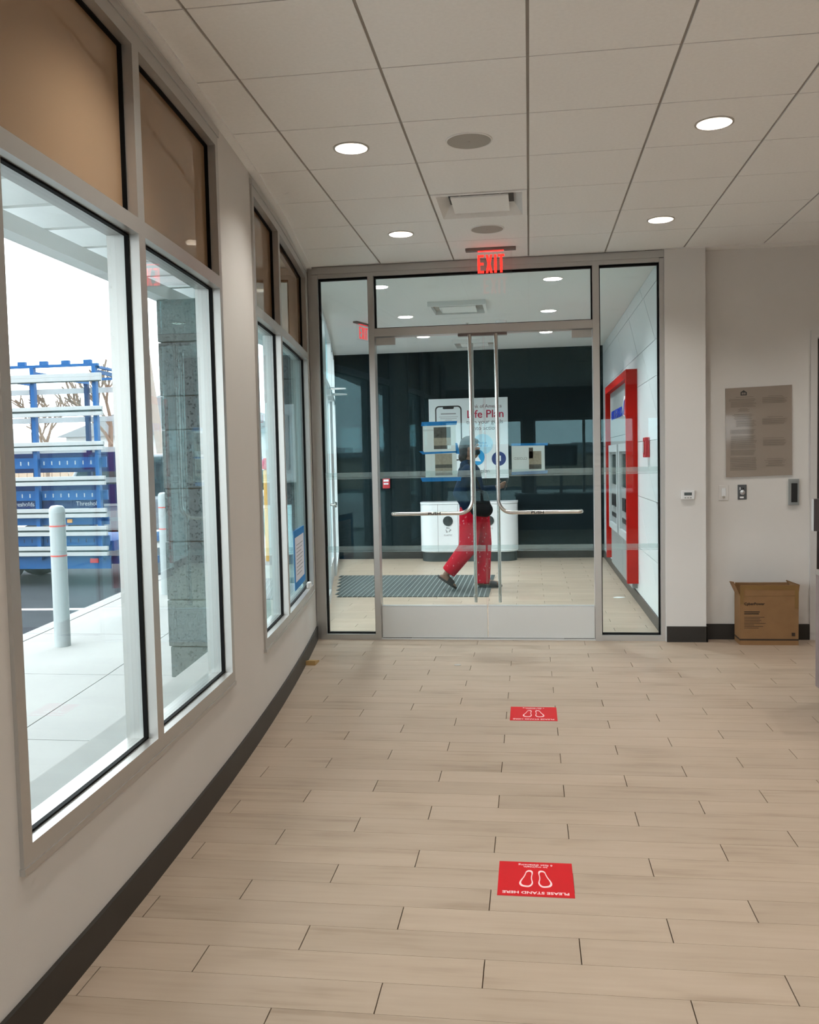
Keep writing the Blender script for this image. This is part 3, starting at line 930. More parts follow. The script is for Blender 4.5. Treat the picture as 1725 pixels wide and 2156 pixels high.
for (x, y), lab in VL.items():
    place_can(x, y, lab, VCAN_W, (0.93, 0.98, 1.0))
# round speakers in the tiles
def speaker(x, y, label):
    s = empty('ceiling_speaker', (x, y, CZ), label, 'speaker', 'round ceiling speakers')
    MB().lathe([(0.121, 0.0), (0.121, -0.004), (0.117, -0.007), (0.113, -0.005), (0.113, 0.0)], (x, y, CZ), 40, caps=False).build('rim', 'ceiling_tile', s, smooth=True)
    MB().lathe([(0.113, -0.001), (0.112, -0.0045), (0.001, -0.0052)], (x, y, CZ), 40).build('grille', 'grille', s, smooth=True)
    MB().lathe([(0.006, -0.005), (0.005, -0.009), (0.001, -0.0095)], (x, y, CZ), 12).build('screw', 'can_trim', s)
speaker(-0.286, 4.72, 'larger round grey speaker in the ceiling, nearer the camera')
speaker(-0.277, 6.53, 'smaller looking round speaker above the red exit sign')

# square air diffusers
def diffuser(cx, cy, label, hs=0.295, dark=True):
    d = empty('air_diffuser', (cx, cy, CZ), label, 'air vent', 'square ceiling air diffusers')
    z = CZ
    def ring(a, za, b, zb):
        vs = [(cx - a, cy - a, za), (cx + a, cy - a, za), (cx + a, cy + a, za), (cx - a, cy + a, za),
              (cx - b, cy - b, zb), (cx + b, cy - b, zb), (cx + b, cy + b, zb), (cx - b, cy + b, zb)]
        return vs, [(i, (i + 1) % 4, 4 + (i + 1) % 4, 4 + i) for i in range(4)]
    mb = MB()
    for st in ((hs, z - 0.004, hs - 0.03, z - 0.004), (hs - 0.03, z - 0.004, hs - 0.085, z + 0.075), (hs, z - 0.004, hs, z + 0.012)):
        mb.add(*ring(*st))
    mb.build('cone', 'ceiling_tile', d)
    bxs('duct', 'black', d, (cx - hs + 0.07, cx + hs - 0.07, cy - hs + 0.07, cy + hs - 0.07, z + 0.075, z + 0.08))
    q = hs - 0.115
    bxs('plaque', 'ceiling_tile', d, (cx - q, cx + q, cy - q, cy + q, z + 0.006, z + 0.016))
    for sx_ in (-1, 1):
        for sy_ in (-1, 1): bxs('bracket', 'can_trim', d, (cx + sx_ * q * .7 - .006, cx + sx_ * q * .7 + .006, cy + sy_ * q * .7 - .006, cy + sy_ * q * .7 + .006, z + 0.016, z + 0.076))
diffuser(GX0 + 1.5 * TL, GY0 + 4.5 * TL, 'square air diffuser in the tiled ceiling before the exit sign', TL / 2 - 0.008)
# the two vestibule diffusers hang just below the smooth ceiling
def low_diffuser(cx, cy, label):
    d = empty('air_diffuser', (cx, cy, CZ), label, 'air vent', 'square ceiling air diffusers')
    hs = 0.30; z = CZ - 0.05
    mb = MB()
    mb.box(cx - hs, cx + hs, cy - hs, cy - hs + 0.03, z, CZ).box(cx - hs, cx + hs, cy + hs - 0.03, cy + hs, z, CZ)
    mb.box(cx - hs, cx - hs + 0.03, cy - hs + 0.03, cy + hs - 0.03, z, CZ).box(cx + hs - 0.03, cx + hs, cy - hs + 0.03, cy + hs - 0.03, z, CZ)
    mb.build('rim', 'gypsum', d)
    bxs('duct', 'grille', d, (cx - hs + .03, cx + hs - .03, cy - hs + .03, cy + hs - .03, CZ - 0.006, CZ - 0.001))
    bxs('plaque', 'gypsum', d, (cx - .19, cx + .19, cy - .19, cy + .19, z + 0.004, z + 0.014))
    for a in (-1, 1):
        for b in (-1, 1): bxs('bracket', 'can_trim', d, (cx + a * .13 - .005, cx + a * .13 + .005, cy + b * .13 - .005, cy + b * .13 + .005, z + .014, CZ))
low_diffuser(-0.73, 9.68, 'vestibule air diffuser seen through the transom glass')
low_diffuser(-0.74, 12.75, 'farthest air diffuser, behind the tops of the door handles')
sd = empty('smoke_detector', (-0.313, 10.89, CZ), 'small round smoke detector on the vestibule ceiling', 'smoke detector')
MB().lathe([(0.065, 0.0), (0.065, -0.02), (0.055, -0.03), (0.001, -0.032)], (-0.313, 10.89, CZ), 28).build('base', 'white_gloss', sd, smooth=True)
MB().lathe([(0.045, -0.032), (0.038, -0.052), (0.001, -0.055)], (-0.313, 10.89, CZ), 24).build('chamber', 'exit_bar', sd, smooth=True)
sp = empty('sprinkler_head', (-0.72, 10.95, CZ), 'tiny sprinkler head on the vestibule ceiling', 'sprinkler')
MB().lathe([(0.02, 0.0), (0.02, -0.006), (0.006, -0.01), (0.006, -0.03), (0.014, -0.034), (0.001, -0.037)], (-0.72, 10.95, CZ), 16).build('head', 'grille', sp, smooth=True)

# exit signs: edge-lit clear sheet with red letters
def exit_sign(x, y, rz, label, letters):
    e = empty('exit_sign', (x, y, CZ), label, 'exit sign', 'red exit signs', rz=0)
    bxs('ceiling_bar', 'exit_bar', e, (x - 0.195, x + 0.195, y - 0.028, y + 0.028, CZ - 0.022, CZ), bevel=0.004)
    bxs('light_slot', letters, e, (x - 0.10, x + 0.10, y - 0.012, y + 0.012, CZ - 0.026, CZ - 0.0221))
    p = bxs('clear_sheet', 'acrylic', e, (x - 0.165, x + 0.165, y - 0.004, y + 0.004, CZ - 0.205, CZ - 0.0262))
    zt, zb_ = CZ - 0.052, CZ - 0.192
    st = 0.018
    def glyph(polys):
        m_ = MB()
        for p in polys: m_.prism(p, y - 0.0066, y - 0.0042, 'y')
        m_.build('letter', letters, e)
    R4 = lambda x0, x1, z0, z1: [(x0, z0), (x1, z0), (x1, z1), (x0, z1)]
    x0 = x - 0.103
    glyph([R4(x0, x0 + st, zb_, zt), R4(x0 + st, x0 + .050, zt - st, zt), R4(x0 + st, x0 + .050, zb_, zb_ + st), R4(x0 + st, x0 + .046, (zt + zb_) / 2 - st / 2, (zt + zb_) / 2 + st / 2)])
    x0 = x - 0.041; xm = x0 + 0.027; zm = (zt + zb_) / 2
    glyph([[(x0, zt), (x0 + .020, zt), (xm, zm + .028), (xm + .007, zt), (xm + .027, zt), (xm + .011, zm), (xm + .027, zb_), (xm + .007, zb_), (xm, zm - .028), (x0 + .020, zb_), (x0, zb_), (xm - .011, zm)]])
    x0 = x + 0.025
    glyph([R4(x0, x0 + .020, zb_, zt)])
    x0 = x + 0.055
    glyph([R4(x0, x0 + .050, zt - st, zt), R4(x0 + .016, x0 + .034, zb_, zt - st)])
    e.rotation_euler = (0, 0, rz)
    return e
exit_sign(-0.277, 7.12, 0.0, 'red lit exit sign hanging in front of the transom', 'exit_red')
exit_sign(-1.94, 10.62, math.radians(72), 'red exit sign seen edge-on inside the vestibule', 'exit_red_dim')

# ================================================================== THINGS ON THE GLASS
def taped_paper(name, x0, x1, z0, z1, label, pics, tapes, mark=None):
    r = empty(name, ((x0 + x1) / 2, GYb + 0.003, z0), label, 'paper', 'papers taped to the glass doors')
    yb = GYb + 0.0045
    bxs('sheet', 'paper', r, (x0, x1, yb, yb + 0.0006, z0, z1))
    for a, b, c, d, mt in pics:
        bxs('picture', mt, r, (a, b, yb - 0.0006, yb - 0.0001, c, d))
    for pts in tapes:
        MB().prism(pts, yb - 0.0014, yb - 0.0007, 'y').build('tape', 'tape_blue', r)
    if mark:
        for body, size, mx_, mz_ in mark:
            text('writing', body, size, 'ink_grey', r, (mx_, yb - 0.0008, mz_), (1, 0, 0), (0, 0, 1), mirror=True, extrude=0.0001)
    return r
taped_paper('taped_paper', -0.892, -0.612, 1.588, 1.825, 'white paper with blue tape along its top, on the left door',
            [(-0.81 + 0.008 + 0.003, -0.655, 1.71, 1.80, 'photo_dark'), (-0.80, -0.655, 1.645, 1.71, 'photo_tan'), (-0.80, -0.685, 1.615, 1.645, 'photo_dark')],
            [[(-0.905, 1.812), (-0.605, 1.816), (-0.598, 1.848), (-0.900, 1.846)], [(-0.925, 1.60), (-0.895, 1.572), (-0.885, 1.60)], [(-0.615, 1.575), (-0.583, 1.568), (-0.592, 1.62), (-0.600, 1.66), (-0.617, 1.665)]],
            [('ATTENTION', 0.0165, -0.848, 1.775)])
taped_paper('taped_paper', -0.875, -0.610, 1.372, 1.583, 'white paper with a wide blue tape strip along its bottom, on the left door',
            [(-0.792, -0.648, 1.485, 1.575, 'photo_tan'), (-0.792, -0.648, 1.455, 1.485, 'photo_dark'), (-0.792, -0.648, 1.415, 1.455, 'photo_tan'), (-0.792, -0.648, 1.392, 1.415, 'photo_dark')],
            [[(-0.895, 1.574), (-0.605, 1.582), (-0.605, 1.596), (-0.895, 1.592)], [(-0.905, 1.342), (-0.578, 1.344), (-0.572, 1.378), (-0.920, 1.378)]], None)
taped_paper('taped_paper', -0.148, 0.126, 1.408, 1.632, 'white paper with a photograph taped to the right door',
            [(-0.005, 0.098, 1.47, 1.58, 'photo_tan'), (-0.005, 0.03, 1.52, 1.61, 'photo_dark'), (-0.005, 0.098, 1.43, 1.47, 'photo_dark')],
            [[(-0.15, 1.386), (0.145, 1.392), (0.15, 1.418), (-0.152, 1.41)], [(-0.15, 1.628), (0.15, 1.625), (0.155, 1.645), (-0.15, 1.648)]],
            [('CLOSED', 0.03, -0.075, 1.52)])
# notice on the second window
wn = empty('window_notice', (wx(6.8) - 0.04, 6.8, 0.6), 'pale notice framed in blue tape on the window by the doors', 'paper')
MB().wbox(6.50, 7.05, -0.0412, -0.0405, 0.615, 0.985).build('sheet', 'paper_lilac', wn)
mb = MB()
mb.wbox(6.44, 7.09, -0.0402, -0.0394, 0.965, 1.02).wbox(6.44, 7.09, -0.0402, -0.0394, 0.575, 0.63)
mb.wbox(6.44, 6.50, -0.0402, -0.0394, 0.63, 0.965).wbox(7.05, 7.09, -0.0402, -0.0394, 0.63, 0.965)
mb.build('tape', 'tape_blue', wn)
mb = MB()
for i in range(9): mb.wbox(6.58, 6.98 - 0.05 * (i % 3), -0.0402, -0.0398, 0.90 - i * 0.028, 0.906 - i * 0.028)
o = mb.build('print', 'ink_grey', wn); o['kind'] = 'stuff'
fb = MB().wbox(7.0, 7.09, -0.021, 0.010, WZ0 + 0.06, WZ0 + 0.105).build('foam_block', 'foam', bevel=0.006)
tag(fb, 'small white foam block on the window sill beside the doors', 'foam block')

# ================================================================== THINGS ON THE FLOOR
def foot_sticker(cx, cy, w, d, label):
    s = empty('floor_sticker', (cx, cy, 0), label, 'floor sticker', 'red stand here floor stickers')
    bxs('sheet', 'sticker_red', s, (cx - w / 2, cx + w / 2, cy - d / 2, cy + d / 2, 0.0002, 0.0011))
    R_, U_ = (-1, 0, 0), (0, -1, 0)      # it reads from the doors, upside down for the camera
    zt = 0.0016
    text('lettering', 'PLEASE STAND HERE', w * 0.092, 'sticker_white', s, (cx, cy - d * 0.40, zt), R_, U_, bold=0.0006, extrude=0.0002, sx=1.02)
    text('lettering', 'to maintain\n6 feet distancing', w * 0.072, 'sticker_white', s, (cx, cy + d * 0.375, zt), R_, U_, extrude=0.0002, bold=0.0002, space=0.85)
    for sg in (-1, 1):
        out = [(0.30, 0.50), (0.52, 0.46), (0.62, 0.30), (0.55, 0.10), (0.42, -0.10), (0.34, -0.30), (0.30, -0.46), (0.18, -0.54), (0.02, -0.52), (-0.03, -0.38), (0.02, -0.18), (0.03, 0.02), (-0.04, 0.24), (0.04, 0.42), (0.16, 0.50)]
        out = [(x + 0.14, y) for x, y in out]
        # smooth the outline
        for _ in range(2):
            q = []
            for i in range(len(out)):
                a, b = out[i], out[(i + 1) % len(out)]
                q += [(a[0] * .75 + b[0] * .25, a[1] * .75 + b[1] * .25), (a[0] * .25 + b[0] * .75, a[1] * .25 + b[1] * .75)]
            out = q
        ox = sum(p[0] for p in out) / len(out); oy = sum(p[1] for p in out) / len(out)
        k = d * 0.48
        def P(p, s_): return (cx + sg * (ox + (p[0] - ox) * s_) * k * 0.62, cy - (oy + (p[1] - oy) * (1 - (1 - s_) * 0.72)) * k - d * 0.01)
        n = len(out)
        vs = []; fs = []
        for z in (0.0011, 0.0016):
            vs += [(*P(p, 1.0), z) for p in out] + [(*P(p, 0.76), z) for p in out]
        for i in range(n):
            j = (i + 1) % n
            fs += [(i, j, n + j, n + i), (2 * n + i, 3 * n + i, 3 * n + j, 2 * n + j), (i, 2 * n + i, 2 * n + j, j), (n + i, n + j, 3 * n + j, 3 * n + i)]
        MB().add(vs, fs).build('footprint', 'sticker_white', s)
foot_sticker(0.001, 3.212, 0.270, 0.268, 'nearer and larger red footprint sticker on the floor')
foot_sticker(0.003, 5.335, 0.276, 0.288, 'farther red footprint sticker, closer to the glass doors')
fc = MB().lathe([(0.026, 0.0), (0.026, 0.002), (0.022, 0.0032), (0.001, 0.0032)], (-0.551, 6.586, 0), 20).build('cleanout_disc', 'grille', smooth=True)
tag(fc, 'small round metal disc set in the floor planks', 'disc')
wd = MB().prism([(6.53, 0.0), (6.66, 0.0), (6.66, 0.012), (6.53, 0.034)], wx(6.6) + 0.02, wx(6.6) + 0.095, 'x').build('wooden_wedge', 'wedge_wood')
tag(wd, 'small wooden wedge lying against the black baseboard', 'wedge')
sc_ = MB().prism([(0.87, 9.79), (0.93, 9.765), (1.0, 9.80), (0.985, 9.83), (0.91, 9.845)], 0.0005, 0.004).build('paper_scrap', 'paper')
tag(sc_, 'small white paper scrap on the vestibule floor', 'paper scrap')

# open carton by the wall
cb = empty('cardboard_box', (1.865, 7.46, 0), 'open brown cardboard box standing against the white wall', 'box')
bx0, bx1, by0, by1, bh, th = 1.643, 2.088, 7.365, 7.560, 0.392, 0.005
body = bxs('body', 'cardboard', cb, (bx0, bx1, by0, by0 + th, 0, bh), (bx0, bx1, by1 - th, by1, 0, bh), (bx0, bx0 + th, by0 + th, by1 - th, 0, bh), (bx1 - th, bx1, by0 + th, by1 - th, 0, bh), (bx0 + th, bx1 - th, by0 + th, by1 - th, 0, 0.006))
bxs('front_flap', 'cardboard', cb, (bx0 + 0.004, bx1 - 0.004, by0 + 0.001, by0 + 0.006, bh + 0.002, bh + 0.088))
bxs('back_flap', 'cardboard', cb, (bx0 + 0.004, bx1 - 0.004, by1 - 0.006, by1 - 0.001, bh + 0.002, bh + 0.083))
MB().add([(bx0, by0 + .01, bh), (bx0, by1 - .01, bh), (bx0 - .045, by1 - .02, bh + .095), (bx0 - .05, by0 + .012, bh + .112),
          (bx0 + .005, by0 + .01, bh), (bx0 + .005, by1 - .01, bh), (bx0 - .040, by1 - .02, bh + .097), (bx0 - .045, by0 + .012, bh + .114)],
         [(0, 1, 2, 3), (7, 6, 5, 4), (0, 4, 5, 1), (1, 5, 6, 2), (2, 6, 7, 3), (3, 7, 4, 0)]).build('side_flap', 'cardboard', cb)
MB().add([(bx1, by0 + .01, bh), (bx1, by1 - .01, bh), (bx1 - .045, by1 - .02, bh + .105), (bx1 + .012, by0 + .012, bh + .088),
          (bx1 - .005, by0 + .01, bh), (bx1 - .005, by1 - .01, bh), (bx1 - .05, by1 - .02, bh + .105), (bx1 + .007, by0 + .012, bh + .09)],
         [(0, 1, 2, 3), (7, 6, 5, 4), (0, 4, 5, 1), (1, 5, 6, 2), (2, 6, 7, 3), (3, 7, 4, 0)]).build('side_flap', 'cardboard', cb)
bxs('black_band', 'cardboard_print', cb, (bx0 - 0.0006, bx1 + 0.0006, by0 - 0.0006, by1 + 0.0006, 0.037, 0.050))
bxs('packing_tape', 'cardboard_tape', cb, (bx0, bx0 + 0.03, by0 - 0.0012, by0 - 0.0004, 0.33, 0.475), (bx1 - 0.03, bx1, by0 - 0.0012, by0 - 0.0004, 0.29, 0.475), (bx0 + 0.03, bx1 - 0.03, by0 - 0.0012, by0 - 0.0004, 0.445, 0.475))
text('lettering', 'CyberPower', 0.030, 'cardboard_print', cb, (bx0 + 0.032, by0 - 0.001, 0.330), (1, 0, 0), (0, 0, 1), align='LEFT', bold=0.0007)
mb = MB()
for i, (w_, z_) in enumerate(((0.118, 0.262), (0.112, 0.247))): mb.box(bx0 + .032, bx0 + .032 + w_, by0 - .001, by0 - .0002, z_, z_ + 0.008)
for i in range(8):
    mb.box(bx0 + .032, bx0 + .032 + (0.155, 0.12, 0.13, 0.118, 0.163, 0.075, 0.145, 0.11)[i], by0 - .001, by0 - .0002, 0.222 - i * 0.0125, 0.2255 - i * 0.0125)
o = mb.build('printed_lines', 'cardboard_print', cb); o['kind'] = 'stuff'
bxs('printed_mark', 'cardboard_print', cb, (bx1 - 0.052, bx1 - 0.026, by0 - .001, by0 - .0002, 0.073, 0.100))

# ================================================================== THINGS ON THE RIGHT WALL
nt_ = empty('framed_notice', (1.83, WY, 1.34), 'large tan printed notice with a house emblem on the white wall', 'notice')
nx0, nx1, nz0, nz1 = 1.578, 2.092, 1.338, 2.062
MB().add([(nx0, WY - .012, nz1 - .012), (nx1, WY - .012, nz1 + .002), (nx1 + .004, WY - .012, nz0 + .004), (nx0 + .006, WY - .012, nz0 - .006),
          (nx0, WY - .001, nz1 - .012), (nx1, WY - .001, nz1 + .002), (nx1 + .004, WY - .001, nz0 + .004), (nx0 + .006, WY - .001, nz0 - .006)],
         [(0, 1, 2, 3), (7, 6, 5, 4), (0, 4, 5, 1), (1, 5, 6, 2), (2, 6, 7, 3), (3, 7, 4, 0)]).build('sheet', 'notice_tan', nt_)
yn = WY - 0.0128
em = MB()
ex_, ez_ = 1.72, 2.012
em.prism([(ex_ - .024, ez_ + .004), (ex_, ez_ + .020), (ex_ + .024, ez_ + .004), (ex_ + .024, ez_ - .022), (ex_ - .024, ez_ - .022)], yn, yn + 0.0006, 'y')
em.build('house_emblem', 'ink', nt_)
bxs('emblem_field', 'notice_tan', nt_, (ex_ - .015, ex_ + .015, yn - .0006, yn - .0001, ez_ - .015, ez_ + .002))
bxs('emblem_bars', 'ink', nt_, (ex_ - .009, ex_ + .009, yn - .0012, yn - .0007, ez_ - .004, ez_ - .0005), (ex_ - .009, ex_ + .009, yn - .0012, yn - .0007, ez_ - .012, ez_ - .0085))
mb = MB(); rr = random.Random(3)
def block(xa, xb, ztop, n, dz, centred=False, ragged=0.15):
    for i in range(n):
        w_ = (xb - xa) * (1 - rr.random() * ragged)
        a = (xa + xb) / 2 - w_ / 2 if centred else xa
        mb.box(a, a + w_, yn, yn + 0.0006, ztop - i * dz - 0.0022, ztop - i * dz)
block(1.66, 1.80, 1.978, 1, .01); block(1.605, 1.825, 1.962, 3, .0075); block(1.62, 1.82, 1.937, 6, .0075)
block(1.66, 1.78, 1.885, 4, .0075, True, .5); block(1.63, 1.80, 1.84, 6, .008, True, .3); block(1.66, 1.82, 1.79, 7, .008)
block(1.615, 1.825, 1.715, 5, .0075); block(1.62, 1.825, 1.665, 14, .0075); block(1.62, 1.825, 1.55, 6, .0075); block(1.615, 1.825, 1.49, 15, .0072, False, .05)
block(1.865, 2.06, 1.97, 7, .0072); block(1.90, 2.03, 1.982, 1, .01, True); block(1.865, 2.06, 1.80, 7, .0072); block(1.90, 2.03, 1.815, 1, .01, True)
block(1.87, 2.06, 1.645, 1, .01); block(1.87, 2.05, 1.63, 7, .0075); block(1.90, 2.03, 1.478, 1, .01, True); block(1.88, 2.05, 1.465, 7, .008, True, .4)
o = mb.build('printed_lines', 'notice_ink', nt_); o['kind'] = 'stuff'

th_ = empty('thermostat', (1.262, 7.475, 1.16), 'white thermostat with a small display on the column', 'thermostat')
bxs('case', 'white_gloss', th_, (1.209, 1.312, 7.449, 7.4749, 1.163, 1.235), bevel=0.004)
bxs('display', 'screen_dark', th_, (1.230, 1.290, 7.4475, 7.4492, 1.196, 1.219))
bxs('button', 'machine_grey', th_, (1.232, 1.246, 7.4475, 7.4492, 1.173, 1.181)); bxs('button', 'machine_grey', th_, (1.253, 1.267, 7.4475, 7.4492, 1.173, 1.181)); bxs('button', 'machine_grey', th_, (1.274, 1.288, 7.4475, 7.4492, 1.173, 1.181))
sw = empty('light_switch', (1.565, WY, 1.2), 'white dimmer switch plate left of the steel key switch', 'light switch')
bxs('plate', 'wall_paint', sw, (1.527, 1.603, WY - 0.006, WY - 0.0001, 1.145, 1.268), bevel=0.002)
bxs('rocker', 'white_gloss', sw, (1.548, 1.582, WY - 0.011, WY - 0.0061, 1.178, 1.244), bevel=0.002)
MB().lathe([(0.011, 0.0), (0.010, -0.006), (0.001, -0.007)], (1.566, WY - 0.0061, 1.172), 14, 'y').build('sensor_eye', 'grille', sw)
ks = empty('key_switch', (1.71, WY, 1.2), 'dark steel key switch plate under the notice', 'key switch')
bxs('plate', 'steel_dark', ks, (1.676, 1.745, WY - 0.007, WY - 0.0001, 1.150, 1.270), bevel=0.002)
MB().lathe([(0.021, 0.0), (0.020, -0.008), (0.001, -0.009)], (1.711, WY - 0.0071, 1.207), 18, 'y').build('key_lock', 'steel', ks, smooth=True)
bxs('pilot_light', 'white_gloss', ks, (1.690, 1.696, WY - 0.009, WY - 0.0071, 1.228, 1.250)); bxs('button', 'black', ks, (1.712, 1.724, WY - 0.009, WY - 0.0071, 1.234, 1.245))
bxs('printed_label', 'white_print', ks, (1.692, 1.722, WY - 0.0078, WY - 0.0071, 1.160, 1.173))
rd = empty('card_reader', (2.10, WY, 1.2), 'tall card reader with black window beside the side door', 'card reader')
bxs('case', 'machine_grey', rd, (2.070, 2.148, WY - 0.022, WY - 0.0001, 1.098, 1.310), bevel=0.003)
bxs('window', 'black', rd, (2.087, 2.134, WY - 0.024, WY - 0.0221, 1.122, 1.275))

# ---- desk and monitor at the right edge
dk = empty('reception_desk', (2.5, 5.3, 0), 'dark laminate desk just entering at the right edge', 'desk')
bxs('side_panel', 'laminate', dk, (1.712, 1.752, 4.95, 5.69, 0.10, 0.785))
bxs('side_panel', 'laminate', dk, (3.25, 3.29, 4.95, 5.69, 0.10, 0.785))
bxs('front_panel', 'laminate', dk, (1.752, 3.25, 5.67, 5.69, 0.10, 0.785))
bxs('plinth', 'base_rubber', dk, (1.732, 3.27, 4.97, 5.66, 0, 0.10))
bxs('worktop', 'desk_top', dk, (1.708, 3.30, 4.94, 5.70, 0.785, 0.815), bevel=0.003)
mo = empty('computer_monitor', (1.99, 5.66, 0.815), 'black monitor on the desk cut off by the right edge', 'monitor')
bxs('casing', 'wood_dark', mo, (1.685, 2.24, 5.645, 5.675, 1.05, 1.245), bevel=0.006)
bxs('rim', 'bright_metal', mo, (1.681, 1.6845, 5.643, 5.677, 1.052, 1.243))
bxs('neck', 'black', mo, (1.95, 2.02, 5.60, 5.63, 0.83, 1.10))
bxs('neck_plate', 'black', mo, (1.93, 2.04, 5.63, 5.645, 1.06, 1.18))
bxs('foot', 'black', mo, (1.88, 2.10, 5.52, 5.68, 0.8151, 0.83))

# ---- furniture behind the viewpoint that shows in the glass
rdk = empty('waiting_desk', (1.2, -4.2, 0), 'dark desk in the rear of the lobby behind the viewpoint', 'desk')
bxs('front_panel', 'wood_dark', rdk, (-0.3, 2.6, -3.86, -3.82, 0, 0.72))
bxs('side_panel', 'wood_dark', rdk, (-0.3, -0.26, -4.6, -3.86, 0, 0.72)); bxs('side_panel', 'wood_dark', rdk, (2.56, 2.6, -4.6, -3.86, 0, 0.72))
bxs('worktop', 'wood_dark', rdk, (-0.32, 2.62, -4.62, -3.80, 0.72, 0.75))
rs = empty('display_sign', (0.66, -4.2, 0.75), 'dark sign panel on a stand on the rear desk', 'sign')
bxs('panel', 'screen_dark', rs, (0.32, 1.0, -4.22, -4.19, 1.33, 1.76)); bxs('stand', 'black', rs, (0.63, 0.69, -4.215, -4.195, 0.765, 1.33)); bxs('foot', 'black', rs, (0.5, 0.82, -4.3, -4.1, 0.7501, 0.765))

# ================================================================== VESTIBULE THINGS
# ribbed entrance mat
em_ = empty('entrance_mat', (-1.4, 10.75, 0), 'grey ribbed entrance mat on the vestibule floor', 'mat')
my0, my1 = 9.85, 11.68
strip = MB().box(-0.0225, 0.0225, 0, my1 - my0, 0.0, 0.008).mesh('strip', 'mat_strip')
rail_ = MB().box(-0.005, 0.005, 0, my1 - my0, 0.0, 0.0095).mesh('rail', 'mat_rail')
x = -0.49; i = 0
while x > -2.27 - 0.3:
    # strips stop short of the slanting window wall
    lo = my0
    if x < wx(my0) + 0.03:
        # find where the wall leaves room
        y = my0
        while y < my1 and wx(y) + 0.03 > x - 0.03: y += 0.02
        lo = y
    if my1 - lo > 0.1:
        if lo == my0:
            child_mesh('carpet_strip', strip, em_, (x, my0, 0.0002)); child_mesh('metal_rail', rail_, em_, (x - 0.0285, my0, 0.0002))
        else:
            child_mesh('carpet_strip', MB().box(-0.0225, 0.0225, 0, my1 - lo, 0, 0.008).mesh('strip', 'mat_strip'), em_, (x, lo, 0.0002))
            child_mesh('metal_rail', MB().box(-0.005, 0.005, 0, my1 - lo, 0, 0.0095).mesh('rail', 'mat_rail'), em_, (x - 0.0285, lo, 0.0002))
    x -= 0.057

# bin cabinet with rounded ends
bn = empty('recycling_cabinet', (-0.915, 13.45, 0), 'white recycling cabinet with rounded ends under the poster', 'recycling bin')
cx0, cx1, fy_, by_ = -1.645, -0.185, 13.26, 13.66
def rounded(x0, x1, y0, y1, r, n=10):
    pts = []
    for k in range(n + 1):
        a = PI + PI / 2 * k / n
        pts.append((x0 + r + r * math.cos(a), y0 + r + r * math.sin(a)))
    for k in range(n + 1):
        a = 1.5 * PI + PI / 2 * k / n
        pts.append((x1 - r + r * math.cos(a), y0 + r + r * math.sin(a)))
    pts += [(x1, y1), (x0, y1)]
    return pts
MB().prism(rounded(cx0 + 0.02, cx1 - 0.02, fy_ + 0.03, by_, 0.2), 0.0, 0.14).build('plinth', 'dark_rubber', bn, smooth=True)
MB().prism(rounded(cx0, cx1, fy_, by_, 0.22), 0.14, 0.855).build('body', 'white_gloss', bn, smooth=True, bevel=0.012)
MB().prism(rounded(cx0 - 0.004, cx1 + 0.004, fy_ - 0.004, by_, 0.22), 0.857, 0.885).build('worktop', 'white_gloss', bn, smooth=True)
bxs('door', 'white_gloss', bn, (-1.362, -1.066, fy_ - 0.006, fy_ - 0.0005, 0.16, 0.845)); bxs('door', 'white_gloss', bn, (-1.058, -0.772, fy_ - 0.006, fy_ - 0.0005, 0.16, 0.845)); bxs('door', 'white_gloss', bn, (-0.764, -0.468, fy_ - 0.006, fy_ - 0.0005, 0.16, 0.845))
mb = MB()
for xx in (-1.364, -1.062, -0.768, -0.466): mb.box(xx - 0.003, xx + 0.003, fy_ - 0.0064, fy_ - 0.0004, 0.15, 0.855)
mb.build('door_gap', 'ink_grey', bn)
for hx in (-1.213, -0.605):
    MB().lathe([(0.074, -0.012), (0.074, 0.0), (0.066, 0.0), (0.064, -0.006), (0.001, -0.006)], (hx, fy_ - 0.0005, 0.607), 32, 'y').build('opening', 'dark_rubber', bn, smooth=True)
for ai in range(3):
    a = PI / 2 + ai * 2 * PI / 3
    c_ = (-1.213, 0.475)
    P = lambda r_, t_: (c_[0] + r_ * math.cos(a + t_), c_[1] + r_ * math.sin(a + t_))
    MB().prism([P(.026, -.75), P(.040, -.75), P(.043, .35), P(.052, .42), P(.036, .95), P(.018, .42), P(.027, .35)], fy_ - 0.0085, fy_ - 0.0063, 'y').build('recycling_arrow', 'ink_grey', bn)
text('lettering', 'PLASTIC', 0.034, 'ink_grey', bn, (-1.213, fy_ - 0.0075, 0.395), (1, 0, 0), (0, 0, 1))
text('lettering', 'WASTE', 0.034, 'ink_grey', bn, (-0.605, fy_ - 0.0075, 0.49), (1, 0, 0), (0, 0, 1))

# poster on the dark wall
po = empty('wall_poster', (-0.91, YB, 1.235), 'large white bank poster on the dark back wall', 'poster')
yp = YB - 0.022
bxs('board', 'poster_white', po, (-1.515, -0.315, yp, YB - 0.0005, 1.222, 2.442), bevel=0.003)
xr_, zr_ = (1, 0, 0), (0, 0, 1)
text('lettering', 'Bank of America', 0.074, 'poster_maroon', po, (-0.655, yp - 0.001, 2.312), xr_, zr_)
text('lettering', 'Life Plan', 0.165, 'poster_red', po, (-0.655, yp - 0.001, 2.192), xr_, zr_, bold=0.002, sx=1.02)
text('lettering', 'turn your goals\ninto action', 0.090, 'poster_ink', po, (-0.665, yp - 0.001, 2.030), xr_, zr_, space=1.05)
def disc(nm, mt, x_, z_, r_, dy=0.0):
    return MB().lathe([(r_, 0.0), (r_, -0.001), (0.0005, -0.001)], (x_, yp - 0.0005 - dy, z_), 40, 'y').build(nm, mt, po)
